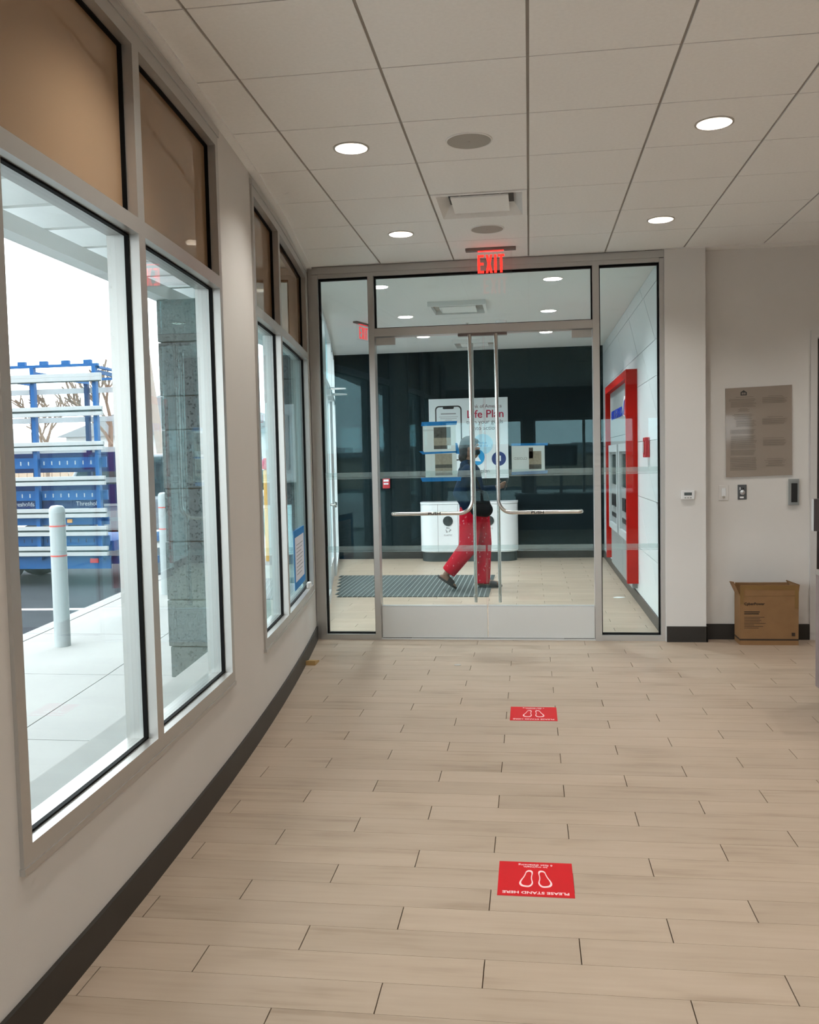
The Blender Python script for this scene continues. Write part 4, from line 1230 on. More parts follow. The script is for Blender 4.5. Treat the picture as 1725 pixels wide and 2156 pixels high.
disc('printed_disc', 'poster_sky', -0.70, 1.74, 0.155); disc('printed_disc', 'poster_blue', -0.80, 1.545, 0.125, 0.0012); disc('printed_disc', 'poster_navy', -0.46, 1.515, 0.108)
text('lettering', 'Budget\nand save', 0.045, 'poster_blue', po, (-0.70, yp - 0.0022, 1.74), xr_, zr_)
bxs('printed_mark', 'white_print', po, (-0.50, -0.475, yp - .0022, yp - .0016, 1.48, 1.55)); bxs('printed_mark', 'white_print', po, (-0.455, -0.43, yp - .0022, yp - .0016, 1.48, 1.56))
MB().prism([(-0.84, 1.49), (-0.79, 1.62), (-0.76, 1.62), (-0.77, 1.55), (-0.73, 1.48)], yp - 0.0034, yp - 0.0029, 'y').build('printed_shape', 'white_print', po)
text('lettering', 'Life plan', 0.085, 'ink', po, (-0.74, yp - 0.001, 1.335), xr_, zr_)
# phone drawn on the poster
def rrect(x0, x1, z0, z1, r, n=6):
    pts = []
    for (cx_, cz_, a0) in ((x1 - r, z1 - r, 0), (x0 + r, z1 - r, PI / 2), (x0 + r, z0 + r, PI), (x1 - r, z0 + r, 1.5 * PI)):
        for k in range(n + 1):
            a = a0 + PI / 2 * k / n
            pts.append((cx_ + r * math.cos(a), cz_ + r * math.sin(a)))
    return pts
MB().prism(rrect(-1.418, -1.012, 1.50, 2.335, 0.06), yp - 0.0012, yp - 0.0004, 'y').build('phone_outline', 'ink', po)
MB().prism(rrect(-1.398, -1.032, 1.52, 2.315, 0.045), yp - 0.0020, yp - 0.0013, 'y').build('phone_screen', 'poster_white', po)
MB().prism(rrect(-1.30, -1.13, 2.285, 2.325, 0.018), yp - 0.0028, yp - 0.0021, 'y').build('phone_notch', 'ink', po)
bxs('printed_lines', 'ink_grey', po, (-1.33, -1.10, yp - .0028, yp - .0021, 2.205, 2.222), (-1.36, -1.07, yp - .0028, yp - .0021, 2.165, 2.171), (-1.34, -1.09, yp - .0028, yp - .0021, 2.140, 2.146), (-1.27, -1.16, yp - .0028, yp - .0021, 2.115, 2.121))

# alarm pull on the dark wall and alarm strobe on the panel wall
fa = empty('fire_alarm', (-2.19, YB, 1.1), 'small red and white fire alarm pull on the dark wall', 'fire alarm')
bxs('case', 'tail_red', fa, (-2.25, -2.14, YB - 0.05, YB - 0.0005, 1.095, 1.245), bevel=0.008)
bxs('pull_bar', 'white_gloss', fa, (-2.232, -2.158, YB - 0.062, YB - 0.0505, 1.155, 1.178)); bxs('label_plate', 'white_print', fa, (-2.235, -2.155, YB - 0.0525, YB - 0.0505, 1.20, 1.232))
st = empty('alarm_strobe', (XA, 8.58, 1.5), 'red alarm strobe on the panelled wall beside the red surround', 'alarm')
bxs('case', 'tail_red', st, (XA - 0.045, XA - 0.0005, 8.50, 8.66, 1.505, 1.69), bevel=0.006); bxs('lens', 'white_gloss', st, (XA - 0.056, XA - 0.0455, 8.555, 8.605, 1.55, 1.65)); bxs('horn_grille', 'bank_red', st, (XA - 0.050, XA - 0.0455, 8.52, 8.54, 1.53, 1.66))

# red surround with the two cash machines
rsr = empty('red_surround', (XA, 10.72, 0.2), 'deep red frame around the two cash machines', 'surround')
sx0, sy0, sy1, sz0, sz1, tk = XA - 0.112, 9.45, 12.0, 0.20, 2.405, 0.085
xe = XA - 0.0004
bxs('jamb', 'bank_red', rsr, (sx0, xe, sy0, sy0 + tk, sz0, sz1)); bxs('jamb', 'bank_red', rsr, (sx0, xe, sy1 - tk, sy1, sz0, sz1)); bxs('head', 'bank_red', rsr, (sx0, xe, sy0 + tk, sy1 - tk, sz1 - tk, sz1))
xp = XA - 0.055
bxs('sign_panel', 'machine_grey', rsr, (xp, xe, sy0 + tk, sy1 - tk, 1.76, sz1 - tk)); bxs('middle_panel', 'machine_grey', rsr, (xp + 0.002, xe, sy0 + tk, sy1 - tk, 1.66, 1.754))
bxs('lower_panel', 'machine_grey', rsr, (xp + 0.002, xe, sy0 + tk, 10.508, 0.14, 0.62)); bxs('lower_panel', 'machine_grey', rsr, (xp + 0.002, xe, 10.516, sy1 - tk, 0.14, 0.62)); bxs('back_panel', 'machine_grey', rsr, (xp + 0.004, xe, sy0 + tk, sy1 - tk, 0.62, 1.66))
text('lettering', 'BANK OF AMERICA', 0.148, 'bank_blue', rsr, (xp - 0.003, 11.06, 2.02), (0, -1, 0), (0, 0, 1), bold=0.0035, sx=1.04, extrude=0.002)
# flag mark: slanted bars, blue then red, on a white field
MB().prism([(10.33, 1.99), (10.20, 1.955), (10.07, 1.97), (9.97, 2.10), (10.02, 2.17), (10.20, 2.18), (10.30, 2.11)], xp - 0.0012, xp - 0.0002, 'x').build('flag_field', 'white_print', rsr)
for k in range(5):
    yk = 10.32 - k * 0.055
    MB().prism([(yk, 1.985 - 0.006 * k), (yk - 0.03, 1.98 - 0.006 * k), (yk - 0.13, 2.13 + 0.006 * k), (yk - 0.10, 2.13 + 0.006 * k)], xp - 0.003, xp - 0.0014, 'x').build('flag_bar', 'bank_blue' if k < 2 else 'tail_red', rsr)
def cash_machine(y0, y1, label):
    c = empty('cash_machine', (XA, (y0 + y1) / 2, 0.62), label, 'cash machine', 'cash machines in the red surround')
    xf = XA - 0.10
    t = 0.09
    bxs('fascia_frame', 'machine_light', c, (xf, xp + 0.0015, y0, y0 + t, 0.625, 1.655), (xf, xp + 0.0015, y1 - t, y1, 0.625, 1.655), (xf, xp + 0.0015, y0 + t, y1 - t, 0.625, 0.70), (xf, xp + 0.0015, y0 + t, y1 - t, 1.57, 1.655))
    bxs('fascia', 'machine_grey', c, (xp - 0.017, xp + 0.0015, y0 + t, y1 - t, 0.70, 1.57))
    bxs('screen', 'screen_dark', c, (xp - 0.025, xp - 0.0175, y0 + t + .05, y1 - t - .05, 1.18, 1.54)); bxs('keypad', 'black', c, (xp - 0.04, xp - 0.0175, y0 + t + .15, y1 - t - .25, 0.92, 1.06)); bxs('cash_slot', 'black', c, (xp - 0.027, xp - 0.0175, y0 + t + .1, y1 - t - .1, 0.78, 0.83)); bxs('card_slot', 'white_gloss', c, (xp - 0.035, xp - 0.0175, y0 + t + .04, y0 + t + .11, 1.0, 1.12))
cash_machine(9.545, 10.45, 'cash machine nearer the lobby, inside the red surround')
cash_machine(10.63, 11.70, 'cash machine farther from the lobby, inside the red surround')

# ================================================================== PERSON WALKING
PY = 10.47
pe = empty('person', (-0.66, PY, 0), 'person in dark jacket and red patterned trousers walking right behind the doors', 'person')
def capsules(name, material, segs, voxel, smooth_n=4, parent=pe, balls=(), cuts=None):
    """one continuous skin: tapered limbs fused by a voxel remesh"""
    mb = MB()
    for sg_ in segs:
        a, b, ra, rb = sg_[:4]
        a, b = Vector(a), Vector(b)
        n = 5
        pts = [a.lerp(b, k / n) for k in range(n + 1)]
        rs_ = [ra + (rb - ra) * k / n for k in range(n + 1)]
        mb.tube(pts, rs_, 14)
        mb.ball(a, ra * 0.995, 14, 8)
        if len(sg_) == 4: mb.ball(b, rb * 0.995, 14, 8)
    for c, r_, s_ in balls: mb.ball(c, r_, 18, 12, s_)
    o = mb.build(name, material, parent, smooth=True)
    md = o.modifiers.new('fuse', 'REMESH'); md.mode = 'VOXEL'; md.voxel_size = voxel; md.use_smooth_shade = True
    if smooth_n:
        ms = o.modifiers.new('relax', 'SMOOTH'); ms.factor = 0.5; ms.iterations = smooth_n
    return o
n_, f_ = PY - 0.10, PY + 0.10      # near and far side of the walker
neck = (-0.70, PY, 1.47); head = (-0.685, PY, 1.645)
# bare body: head, neck, hands, shins and feet
segs = [((-0.665, PY, 0.95), (-0.68, PY, 1.15), 0.115, 0.105), ((-0.68, PY, 1.15), (-0.70, PY, 1.36), 0.11, 0.115), ((-0.70, PY, 1.36), (-0.69, PY, 1.50), 0.06, 0.052),
        ((-0.70, n_ - 0.05, 1.37), (-0.70, f_ + 0.05, 1.37), 0.06, 0.06)]
segs += [((-0.68, n_, 0.92), (-0.70, n_, 0.50), 0.085, 0.058), ((-0.70, n_, 0.50), (-0.985, n_, 0.175), 0.055, 0.036)]     # trailing leg
segs += [((-0.62, f_, 0.92), (-0.56, f_, 0.50), 0.085, 0.058), ((-0.56, f_, 0.50), (-0.575, f_, 0.085), 0.055, 0.038)]    # leading leg
segs += [((-1.035, n_, 0.145), (-0.93, n_, 0.075), 0.032, 0.033), ((-0.985, n_, 0.16), (-0.93, n_, 0.075), 0.034, 0.033), ((-0.93, n_, 0.075), (-0.885, n_, 0.042), 0.033, 0.022)]
segs += [((-0.61, f_, 0.05), (-0.48, f_, 0.05), 0.034, 0.036), ((-0.48, f_, 0.05), (-0.37, f_, 0.042), 0.034, 0.022)]
# near arm hanging, far arm bent forward
segs += [((-0.71, n_ - 0.07, 1.36), (-0.79, n_ - 0.10, 1.12), 0.052, 0.042), ((-0.79, n_ - 0.10, 1.12), (-0.70, n_ - 0.10, 0.93), 0.040, 0.028)]
segs += [((-0.69, f_ + 0.07, 1.36), (-0.60, f_ + 0.10, 1.12), 0.052, 0.042), ((-0.60, f_ + 0.10, 1.12), (-0.40, f_ + 0.04, 1.16), 0.040, 0.028)]
def hand(w, d, up_, side, curl):
    """palm, four bent fingers and a thumb; d = pointing direction, up_ = across the knuckles, side = palm normal"""
    w, d, up_, side = Vector(w), Vector(d).normalized(), Vector(up_).normalized(), Vector(side).normalized()
    s = []
    for k in (-1, 0, 1): s.append((w + up_ * (0.012 * k), w + d * 0.085 + up_ * (0.022 * k), 0.017, 0.014))
    for k, ln in zip((-1.5, -0.5, 0.5, 1.5), (0.060, 0.075, 0.080, 0.070)):
        b = w + d * 0.088 + up_ * (0.0205 * k)
        m1 = b + (d * math.cos(curl * .5) + side * math.sin(curl * .5)) * ln * 0.5
        m2 = m1 + (d * math.cos(curl) + side * math.sin(curl)) * ln * 0.30
        m3 = m2 + (d * math.cos(curl * 1.6) + side * math.sin(curl * 1.6)) * ln * 0.22
        s += [(b, m1, 0.0088, 0.008), (m1, m2, 0.008, 0.0075), (m2, m3, 0.0075, 0.006)]
    t0 = w + d * 0.03 + up_ * 0.030
    t1 = t0 + (d * 0.55 + up_ * 0.55 + side * 0.35).normalized() * 0.042
    t2 = t1 + (d * 0.85 + up_ * 0.05 + side * 0.45).normalized() * 0.030
    s += [(w + up_ * 0.01, t0, 0.016, 0.012), (t0, t1, 0.012, 0.010), (t1, t2, 0.010, 0.008)]
    return s
segs += hand((-0.690, n_ - 0.10, 0.91), (0.25, 0, -0.97), (0.97, 0, 0.25), (0, 1, 0), 0.7)
segs += hand((-0.395, f_ + 0.035, 1.165), (0.92, -0.1, 0.36), (-0.36, 0, 0.93), (0, -1, 0), 1.0)
balls = [(head, 0.100, (1.0, 0.80, 1.20)), ((-0.655, PY, 1.60), 0.080, (0.95, 0.78, 1.15)), ((-0.630, PY, 1.565), 0.045, (1.0, 0.9, 0.75)),
         ((-0.585, PY, 1.632), 0.017, (1.2, 0.8, 1.0)), ((-0.598, PY, 1.648), 0.014, (1.0, 0.8, 1.4)), ((-0.592, PY, 1.592), 0.015, (1.0, 1.6, 0.6)), ((-0.592, PY, 1.580), 0.013, (1.0, 1.4, 0.6)),
         ((-0.60, PY, 1.675), 0.03, (0.7, 1.6, 0.5)), ((-0.690, PY - 0.080, 1.635), 0.026, (0.8, 0.45, 1.25)), ((-0.690, PY + 0.080, 1.635), 0.026, (0.8, 0.45, 1.25))]
body_o = capsules('body', 'skin', segs, 0.0062, 2, balls=balls)
for sg in (-1, 1):
    MB().ball((-0.597, PY + sg * 0.030, 1.655), 0.0095, 10, 7).build('eye', 'white_print', pe, smooth=True)
# hair and hood
capsules('hair', 'hair', [], 0.008, 3, balls=[((-0.70, PY, 1.672), 0.108, (1.0, 0.86, 1.02)), ((-0.745, PY, 1.62), 0.085, (0.9, 0.9, 1.15)), ((-0.655, PY, 1.715), 0.07, (1.1, 1.0, 0.6)), ((-0.77, PY, 1.54), 0.06, (0.9, 1.0, 1.1))])
# face mask
capsules('face_mask', 'bag_black', [((-0.60, PY - 0.03, 1.59), (-0.60, PY + 0.03, 1.59), 0.034, 0.034), ((-0.625, PY - 0.06, 1.585), (-0.625, PY + 0.06, 1.585), 0.03, 0.03)], 0.006, 3)
# jacket
js = [((-0.665, PY, 0.94), (-0.68, PY, 1.16), 0.158, 0.150), ((-0.68, PY, 1.16), (-0.70, PY, 1.34), 0.150, 0.140), ((-0.70, PY, 1.38), (-0.70, PY, 1.45), 0.10, 0.075),
      ((-0.70, n_ - 0.06, 1.365), (-0.70, f_ + 0.06, 1.365), 0.085, 0.085), ((-0.65, PY - 0.06, 0.92), (-0.65, PY + 0.06, 0.92), 0.14, 0.14),
      ((-0.71, n_ - 0.08, 1.355), (-0.80, n_ - 0.11, 1.12), 0.082, 0.078), ((-0.80, n_ - 0.11, 1.12), (-0.715, n_ - 0.105, 0.955), 0.075, 0.056),
      ((-0.69, f_ + 0.08, 1.355), (-0.60, f_ + 0.11, 1.12), 0.082, 0.074), ((-0.60, f_ + 0.11, 1.12), (-0.425, f_ + 0.045, 1.155), 0.070, 0.048),
      ((-0.745, PY - 0.05, 1.44), (-0.745, PY + 0.05, 1.44), 0.06, 0.06)]
capsules('jacket', 'jacket_navy', js, 0.012, 3)
# trousers
ts = [((-0.645, PY, 0.93), (-0.645, PY, 0.88), 0.155, 0.155), ((-0.68, n_ + 0.01, 0.90), (-0.715, n_, 0.50), 0.138, 0.112), ((-0.715, n_, 0.50), (-0.955, n_, 0.200), 0.106, 0.086, 'hem'),
      ((-0.610, f_ - 0.01, 0.90), (-0.56, f_, 0.50), 0.135, 0.108), ((-0.56, f_, 0.50), (-0.572, f_, 0.045), 0.104, 0.090, 'hem')]
capsules('trousers', 'trousers_red', ts, 0.011, 3)
# slide sandals
def sandal(c, ang, y):
    mb = MB(); pts = []
    for k in range(20):
        a = 2 * PI * k / 20
        pts.append((0.135 * math.cos(a), 0.047 * math.sin(a) * (1 + 0.18 * math.cos(a))))
    vs = []
    ca, sa = math.cos(ang), math.sin(ang)
    for z in (0.0, 0.024):
        for u, v in pts: vs.append((c[0] + u * ca - z * sa, y + v, c[1] + u * sa + z * ca))
    n = 20
    so = MB().add(vs, [tuple(range(n - 1, -1, -1)), tuple(range(n, 2 * n))] + [(i, (i + 1) % n, n + (i + 1) % n, n + i) for i in range(n)]).build('sandal_sole', 'sandal', pe, smooth=True)
    vs = []; fs = []
    for j in range(2):
        for k in range(11):
            t = PI * k / 10
            for i_, u in enumerate((-0.005, 0.075)):
                rr_ = (0.050 - 0.004 * j)
                hh = (0.072 if i_ == 0 else 0.052) - 0.004 * j
                v, z = rr_ * math.cos(t), 0.012 + hh * math.sin(t)
                vs.append((c[0] + u * ca - z * sa, y + v, c[1] + u * sa + z * ca))
    for k in range(10):
        a = 2 * k
        fs += [(a, a + 1, a + 3, a + 2), (22 + a, 24 + a, 25 + a, 23 + a), (a, a + 2, 24 + a, 22 + a), (a + 1, 23 + a, 25 + a, a + 3)]
    MB().add(vs, fs).build('sandal_strap', 'sandal', pe, smooth=True)
sandal((-0.978, 0.078), -0.60, n_)
sandal((-0.475, 0.001), 0.0, f_)
pe.location.z += 0.0105
# bag against the hip and phone in the raised hand
BY = PY - 0.275
bg = empty('shoulder_bag', (-0.53, BY, 0.9), 'black shoulder bag hanging at the walking person hip', 'bag')
capsules('pouch', 'bag_black', [((-0.60, BY, 0.955), (-0.50, BY, 0.945), 0.085, 0.085), ((-0.60, BY, 1.12), (-0.52, BY, 1.10), 0.07, 0.06), ((-0.605, BY, 0.96), (-0.60, BY, 1.09), 0.065, 0.055), ((-0.49, BY, 0.95), (-0.51, BY, 1.08), 0.06, 0.05), ((-0.55, BY, 0.95), (-0.55, BY, 1.08), 0.07, 0.06)], 0.012, 4, parent=bg)
MB().tube([(-0.54, BY, 1.11), (-0.58, BY + 0.01, 1.25), (-0.64, PY - 0.235, 1.37), (-0.68, PY - 0.175, 1.455), (-0.70, PY - 0.085, 1.495)], 0.010, 8).build('strap', 'bag_black', bg, smooth=True)
ph = MB().add([(-0.318, f_ - 0.035, 1.155), (-0.302, f_ - 0.035, 1.148), (-0.255, f_ - 0.035, 1.29), (-0.271, f_ - 0.035, 1.297), (-0.318, f_ + 0.035, 1.155), (-0.302, f_ + 0.035, 1.148), (-0.255, f_ + 0.035, 1.29), (-0.271, f_ + 0.035, 1.297)],
              [(0, 1, 2, 3), (7, 6, 5, 4), (0, 4, 5, 1), (1, 5, 6, 2), (2, 6, 7, 3), (3, 7, 4, 0)]).build('mobile_phone', 'black')
ph.location.x = 0.012
tag(ph, 'black phone held in the walking person raised hand', 'phone')

# ================================================================== OUTSIDE
struct('ground_asphalt', MB().box(-60, 60, -60, 90, -0.5, -0.135), 'asphalt', 'dark asphalt of the parking lot outside', 'asphalt')
struct('ground_yard', MB().box(XR + 0.3, 40, -30, 7.0, -0.134, -0.12).box(-30, XR + 0.3, -30, REAR - 0.3, -0.134, -0.12), 'concrete', 'pale concrete ground behind and beside the lobby', 'ground')
struct('ground_lot', MB().add([(-60, 13.6, -0.1345), (-3.2, 17.5, -0.1345), (40, 24, -0.1345), (40, 85, -0.1345), (-60, 85, -0.1345), (-60, 13.6, -0.13), (-3.2, 17.5, -0.13), (40, 24, -0.13), (40, 85, -0.13), (-60, 85, -0.13)], [(4, 3, 2, 1, 0), (5, 6, 7, 8, 9)] + [(i, (i + 1) % 5, 5 + (i + 1) % 5, 5 + i) for i in range(5)]), 'concrete', 'pale concrete ground beyond the asphalt outside', 'ground')
def curb_x(y): return -4.67 - (y - 7.67) * 0.105 - 0.002 * (y - 7.67) ** 2
walk = empty('ground_sidewalk', (-3.2, 6, 0), 'bright concrete sidewalk outside the windows', 'sidewalk', kind='structure')
ys_ = [-9.0 + 1.52 * k for k in range(20)]
for a, b in zip(ys_[:-1], ys_[1:]):
    a2, b2 = a + 0.005, b - 0.005
    def xi(y): return (wx(y) - 0.2) if y < YB else wx(YB) - 0.2 + (y - YB) * 0.2
    mid = lambda y: (xi(y) + curb_x(y) + 0.16) / 2
    for L_, R_ in ((lambda y: curb_x(y) + 0.165, lambda y: mid(y) - 0.004), (lambda y: mid(y) + 0.004, xi)):
        MB().prism([(L_(a2), a2), (R_(a2), a2), (R_(b2), b2), (L_(b2), b2)], -0.13, -0.006).build('slab', 'concrete', walk)
    MB().prism([(curb_x(a2), a2), (curb_x(a2) + 0.155, a2), (curb_x(b2) + 0.155, b2), (curb_x(b2), b2)], -0.134, -0.004).build('curb', 'curb_stone', walk)
ln = MB().prism([(-9.0, 9.62), (-5.12, 9.78), (-5.12, 9.90), (-9.0, 9.74)], -0.1349, -0.132).build('road_line', 'road_paint')
tag(ln, 'white painted parking line on the asphalt outside', 'road marking', kind='structure')

# stone pillars of the canopy
def pillar(x0, x1, y0, y1, label, seed):
    p = empty('stone_pillar', ((x0 + x1) / 2, (y0 + y1) / 2, 0), label, 'pillar', 'rough stone canopy pillars')
    zs = [0.0, 0.22, 0.56, 0.98, 1.36, 1.78, 2.02, 2.40, 2.70]
    rr_ = random.Random(seed)
    bxs('core', 'grout', p, (x0 + .02, x1 - .02, y0 + .02, y1 - .02, -0.006, 2.70))
    for i, (a, b) in enumerate(zip(zs[:-1], zs[1:])):
        j = rr_.uniform(-0.006, 0.006)
        bxs('stone_block', 'pillar_stone', p, (x0 - j, x1 + j, y0 - j, y1 + j, a + (0.003 if i else -0.006), b - 0.003), bevel=0.006)
    return p
p1 = pillar(-2.60, -2.06, 6.14, 6.62, 'rough grey stone pillar outside the nearest window', 1)
p2 = pillar(-2.58, -2.34, 9.22, 9.62, 'rough grey stone pillar behind the mounted white box outside', 2)
db = empty('drop_box', (-2.46, 9.15, 1.33), 'white drop box with a rounded grey panel on the farther pillar', 'drop box')
bxs('case', 'bollard_white', db, (-2.57, -2.345, 9.06, 9.2195, 1.32, 2.13), bevel=0.02)
MB().prism(rrect(-2.54, -2.46, 1.45, 2.03, 0.03), 9.053, 9.0595, 'y').build('slot_panel', 'machine_grey', db)

# pergola canopy
pg = empty('entrance_canopy', (-2.4, 5, 2.66), 'white slatted canopy over the sidewalk outside the windows', 'canopy')
bxs('edge_beam', 'pergola_white', pg, (-2.63, -2.52, -4.5, 9.9, 2.701, 2.79))
MB().wbox(-4.5, 9.9, -0.20, -0.118, 2.70, 2.79, 0.8).build('wall_beam', 'pergola_white', pg)
y = -4.3
while y < 9.8:
    bxs('slat', 'pergola_white', pg, (-2.75, wx(y) - 0.118, y, y + 0.045, 2.792, 2.93))
    y += 0.42

# bollards
def bollard(x, y, label, h=1.21):
    b = empty('bollard', (x, y, -0.01), label, 'bollard', 'white bollards along the curb')
    MB().lathe([(0.066, -0.006), (0.066, h - 0.05), (0.060, h - 0.022), (0.045, h - 0.006), (0.001, h)], (x, y, 0), 24).build('post', 'bollard_white', b, smooth=True)
    for z in (h - 0.185, h - 0.44): MB().lathe([(0.0668, z), (0.0668, z + 0.013)], (x, y, 0), 24).build('stripe', 'bollard_red', b)
bollard(-4.013, 7.20, 'nearest white bollard in front of the blue rack')
bollard(-4.15, 8.82, 'white bollard partly hidden by the first window mullion')
bollard(-4.30, 10.14, 'white bollard seen in the narrow gap beside the stone pillar')

# glass-carrying truck with its blue rack
tk_ = empty('glass_truck', (-8.0, 12.4, -0.13), 'blue glass-carrying truck with white padded rack rails', 'truck')
FYR, BYR = 11.6, 13.3
TX0, TX1 = -10.6, -5.74
rails = [2.774, 2.723, 2.328, 2.249, 1.850, 1.781, 1.377, 1.305, 0.934, 0.862, 0.690, 0.611, 0.411, 0.333]
for i, z in enumerate(rails):
    bxs('rack_rail', 'rail_white', tk_, (TX0, TX1, FYR - 0.03, FYR + 0.02, z - 0.026, z + 0.026), bevel=0.004)
for i in range(0, len(rails), 2):  # dark strips stand in for the shade between and under paired rails
    bxs('rack_shade_strip', 'rail_shade', tk_, (TX0, TX1 - 0.01, FYR - 0.008, FYR + 0.018, rails[i + 1] + 0.0265, rails[i] - 0.0265)) if rails[i] - rails[i + 1] > 0.055 else bxs('rack_shade_strip', 'rail_shade', tk_, (TX0, TX1 - 0.01, FYR - 0.026, FYR + 0.018, rails[i + 1] - 0.038, rails[i + 1] - 0.0265))
for i, z in enumerate(rails[0:10:2]):
    bxs('rack_rail', 'rail_white', tk_, (TX0, TX1 - 0.1, BYR - 0.02, BYR + 0.03, z - 0.10, z - 0.02))
for xx in (-5.86, -6.76, -7.66, -8.56, -9.46, -10.36):
    bxs('rack_post', 'truck_blue', tk_, (xx - 0.028, xx + 0.028, FYR + 0.021, FYR + 0.09, 0.25, 2.90))
    bxs('rack_post', 'truck_navy', tk_, (xx - 0.07, xx - 0.01, BYR - 0.09, BYR - 0.021, 0.25, 2.86))
    bxs('rack_brace', 'truck_blue', tk_, (xx - 0.02, xx + 0.02, FYR + 0.09, BYR - 0.09, 2.80, 2.85))
bxs('top_tube', 'truck_blue', tk_, (TX0, -5.80, FYR + 0.03, FYR + 0.08, 2.90, 2.935)); bxs('top_tube', 'truck_blue', tk_, (TX0, -5.80, BYR - 0.08, BYR - 0.03, 2.86, 2.895)); bxs('top_tube', 'truck_blue', tk_, (-5.86, -5.80, FYR + 0.08, BYR - 0.08, 2.87, 2.90))
for xx in (-5.95, -6.27, -6.59, -6.91, -7.23): bxs('top_cleat', 'truck_blue', tk_, (xx - 0.055, xx + 0.055, FYR + 0.03, FYR + 0.08, 2.936, 2.985))
for z0, z1, mt in ((1.519, 1.664, 'truck_blue'), (1.073, 1.207, 'truck_blue'), (0.442, 0.577, 'truck_blue'), (0.118, 0.295, 'truck_blue'), (0.73, 0.835, 'truck_blue')):
    bxs('side_board', mt, tk_, (TX0, TX1 - 0.02, FYR + 0.0905, FYR + 0.115, z0, z1))
for z in (1.59, 1.14, 0.51):
    mb = MB()
    for i in range(36):
        xx = TX1 - 0.13 - i * 0.115
        mb.box(xx - 0.008, xx + 0.008, FYR + 0.089, FYR + 0.0905, z - 0.026, z + 0.026)
    o = mb.build('slot_holes', 'rail_white' if z > 1 else 'truck_navy', tk_); o['kind'] = 'stuff'
bxs('back_board', 'truck_navy', tk_, (TX0, TX1 - 0.1, BYR - 0.12, BYR - 0.0905, 1.45, 1.75)); bxs('back_board', 'truck_navy', tk_, (TX0, TX1 - 0.1, BYR - 0.12, BYR - 0.0905, 0.95, 1.25))
text('lettering', 'Thresholds', 0.085, 'rail_white', tk_, (-6.05, FYR + 0.117, 1.02), (1, 0, 0), (0, 0, 1)); text('lettering', 'Thresholds', 0.085, 'rail_white', tk_, (-7.05, FYR + 0.117, 1.02), (1, 0, 0), (0, 0, 1))
bxs('name_board', 'truck_navy', tk_, (TX0, TX1 - 0.1, FYR + 0.119, FYR + 0.13, 0.96, 1.07))
bxs('flat_bed', 'truck_blue', tk_, (TX0, TX1 + 0.02, FYR + 0.14, BYR, 0.36, 0.50)); bxs('bumper', 'truck_blue', tk_, (-6.4, TX1 + 0.55, FYR + 0.3, FYR + 0.42, 0.16, 0.26))
bxs('tail_lamp', 'tail_red', tk_, (-6.05, -5.93, FYR + 0.075, FYR + 0.0904, 0.20, 0.26)); bxs('side_lamp', 'orange_tape', tk_, (-6.36, -6.29, FYR + 0.07, FYR + 0.0904, 0.76, 0.81))
for xx in (-7.6, -10.0):
    for yy in (FYR + 0.25, BYR - 0.35):
        w = MB().lathe([(0.13, 0.0), (0.36, 0.0), (0.40, 0.04), (0.40, 0.20), (0.36, 0.24), (0.13, 0.24)], (xx, yy, 0.267), 28, 'y', False).build('wheel', 'tyre', tk_, smooth=True)
        MB().lathe([(0.22, -0.004), (0.2, 0.05), (0.06, 0.05), (0.05, 0.0), (0.001, 0.0)], (xx, yy, 0.267), 20, 'y').build('hub', 'rail_white', w, smooth=True)
cabp = [(-12.6, 0.3), (-12.65, 1.05), (-12.3, 1.35), (-11.9, 2.15), (-10.8, 2.2), (-10.75, 0.3)]
cb_ = MB().prism(cabp, FYR + 0.1, BYR - 0.05, 'y').build('cab', 'truck_blue', tk_, bevel=0.04)
MB().prism([(-11.95, 1.4), (-11.75, 2.0), (-11.0, 2.03), (-11.0, 1.4)], FYR + 0.095, FYR + 0.099, 'y').build('window', 'car_glass', cb_)

# parked cars
def car(x, y, rz, paint, label, h=1.5, ln_=4.4):
    c = empty('parked_car', (x, y, -0.13), label, 'car', 'parked cars outside')
    c.rotation_euler = (0, 0, 0)
    z0 = -0.13
    a = ln_ / 2
    side = [(-a, z0 + .35), (-a + .03, z0 + .75), (-a + .25, z0 + .95), (-a + 1.0, z0 + 1.0), (a - 1.3, z0 + 1.0), (a - .25, z0 + .88), (a, z0 + .65), (a - .02, z0 + .3), (-a + .1, z0 + .28)]
    MB().prism([(x + u, v) for u, v in side], y - 0.88, y + 0.88, 'y').build('body', paint, c, bevel=0.06)
    top = [(-a + .35, z0 + .97), (-a + .85, z0 + h), (a - 1.95, z0 + h), (a - 1.2, z0 + .97)]
    cab = MB().prism([(x + u, v) for u, v in top], y - 0.76, y + 0.76, 'y').build('cabin', paint, c, bevel=0.05)
    gl = [(-a + .50, z0 + 1.0), (-a + .88, z0 + h - .07), (a - 2.0, z0 + h - .07), (a - 1.38, z0 + 1.0)]
    for yy in (y - 0.77, y + 0.765): MB().prism([(x + u, v) for u, v in gl], yy, yy + 0.005, 'y').build('side_window', 'car_glass', cab)
    for u in (-a + .85, a - .9):
        for yy in (y - 0.9, y + 0.70):
            MB().lathe([(0.14, 0.0), (0.30, 0.0), (0.33, 0.03), (0.33, 0.17), (0.30, 0.20), (0.14, 0.20)], (x + u, yy, z0 + 0.33), 24, 'y').build('wheel', 'tyre', c, smooth=True)
    bxs('tail_lamp', 'tail_red', c, (x - a - .01, x - a + .03, y - .84, y - .6, z0 + .68, z0 + .82), (x - a - .01, x - a + .03, y + .6, y + .84, z0 + .68, z0 + .82))
    bxs('head_lamp', 'white_gloss', c, (x + a - .08, x + a + .01, y - .84, y - .55, z0 + .62, z0 + .75), (x + a - .08, x + a + .01, y + .55, y + .84, z0 + .62, z0 + .75))
    c.rotation_euler = (0, 0, rz)
    return c
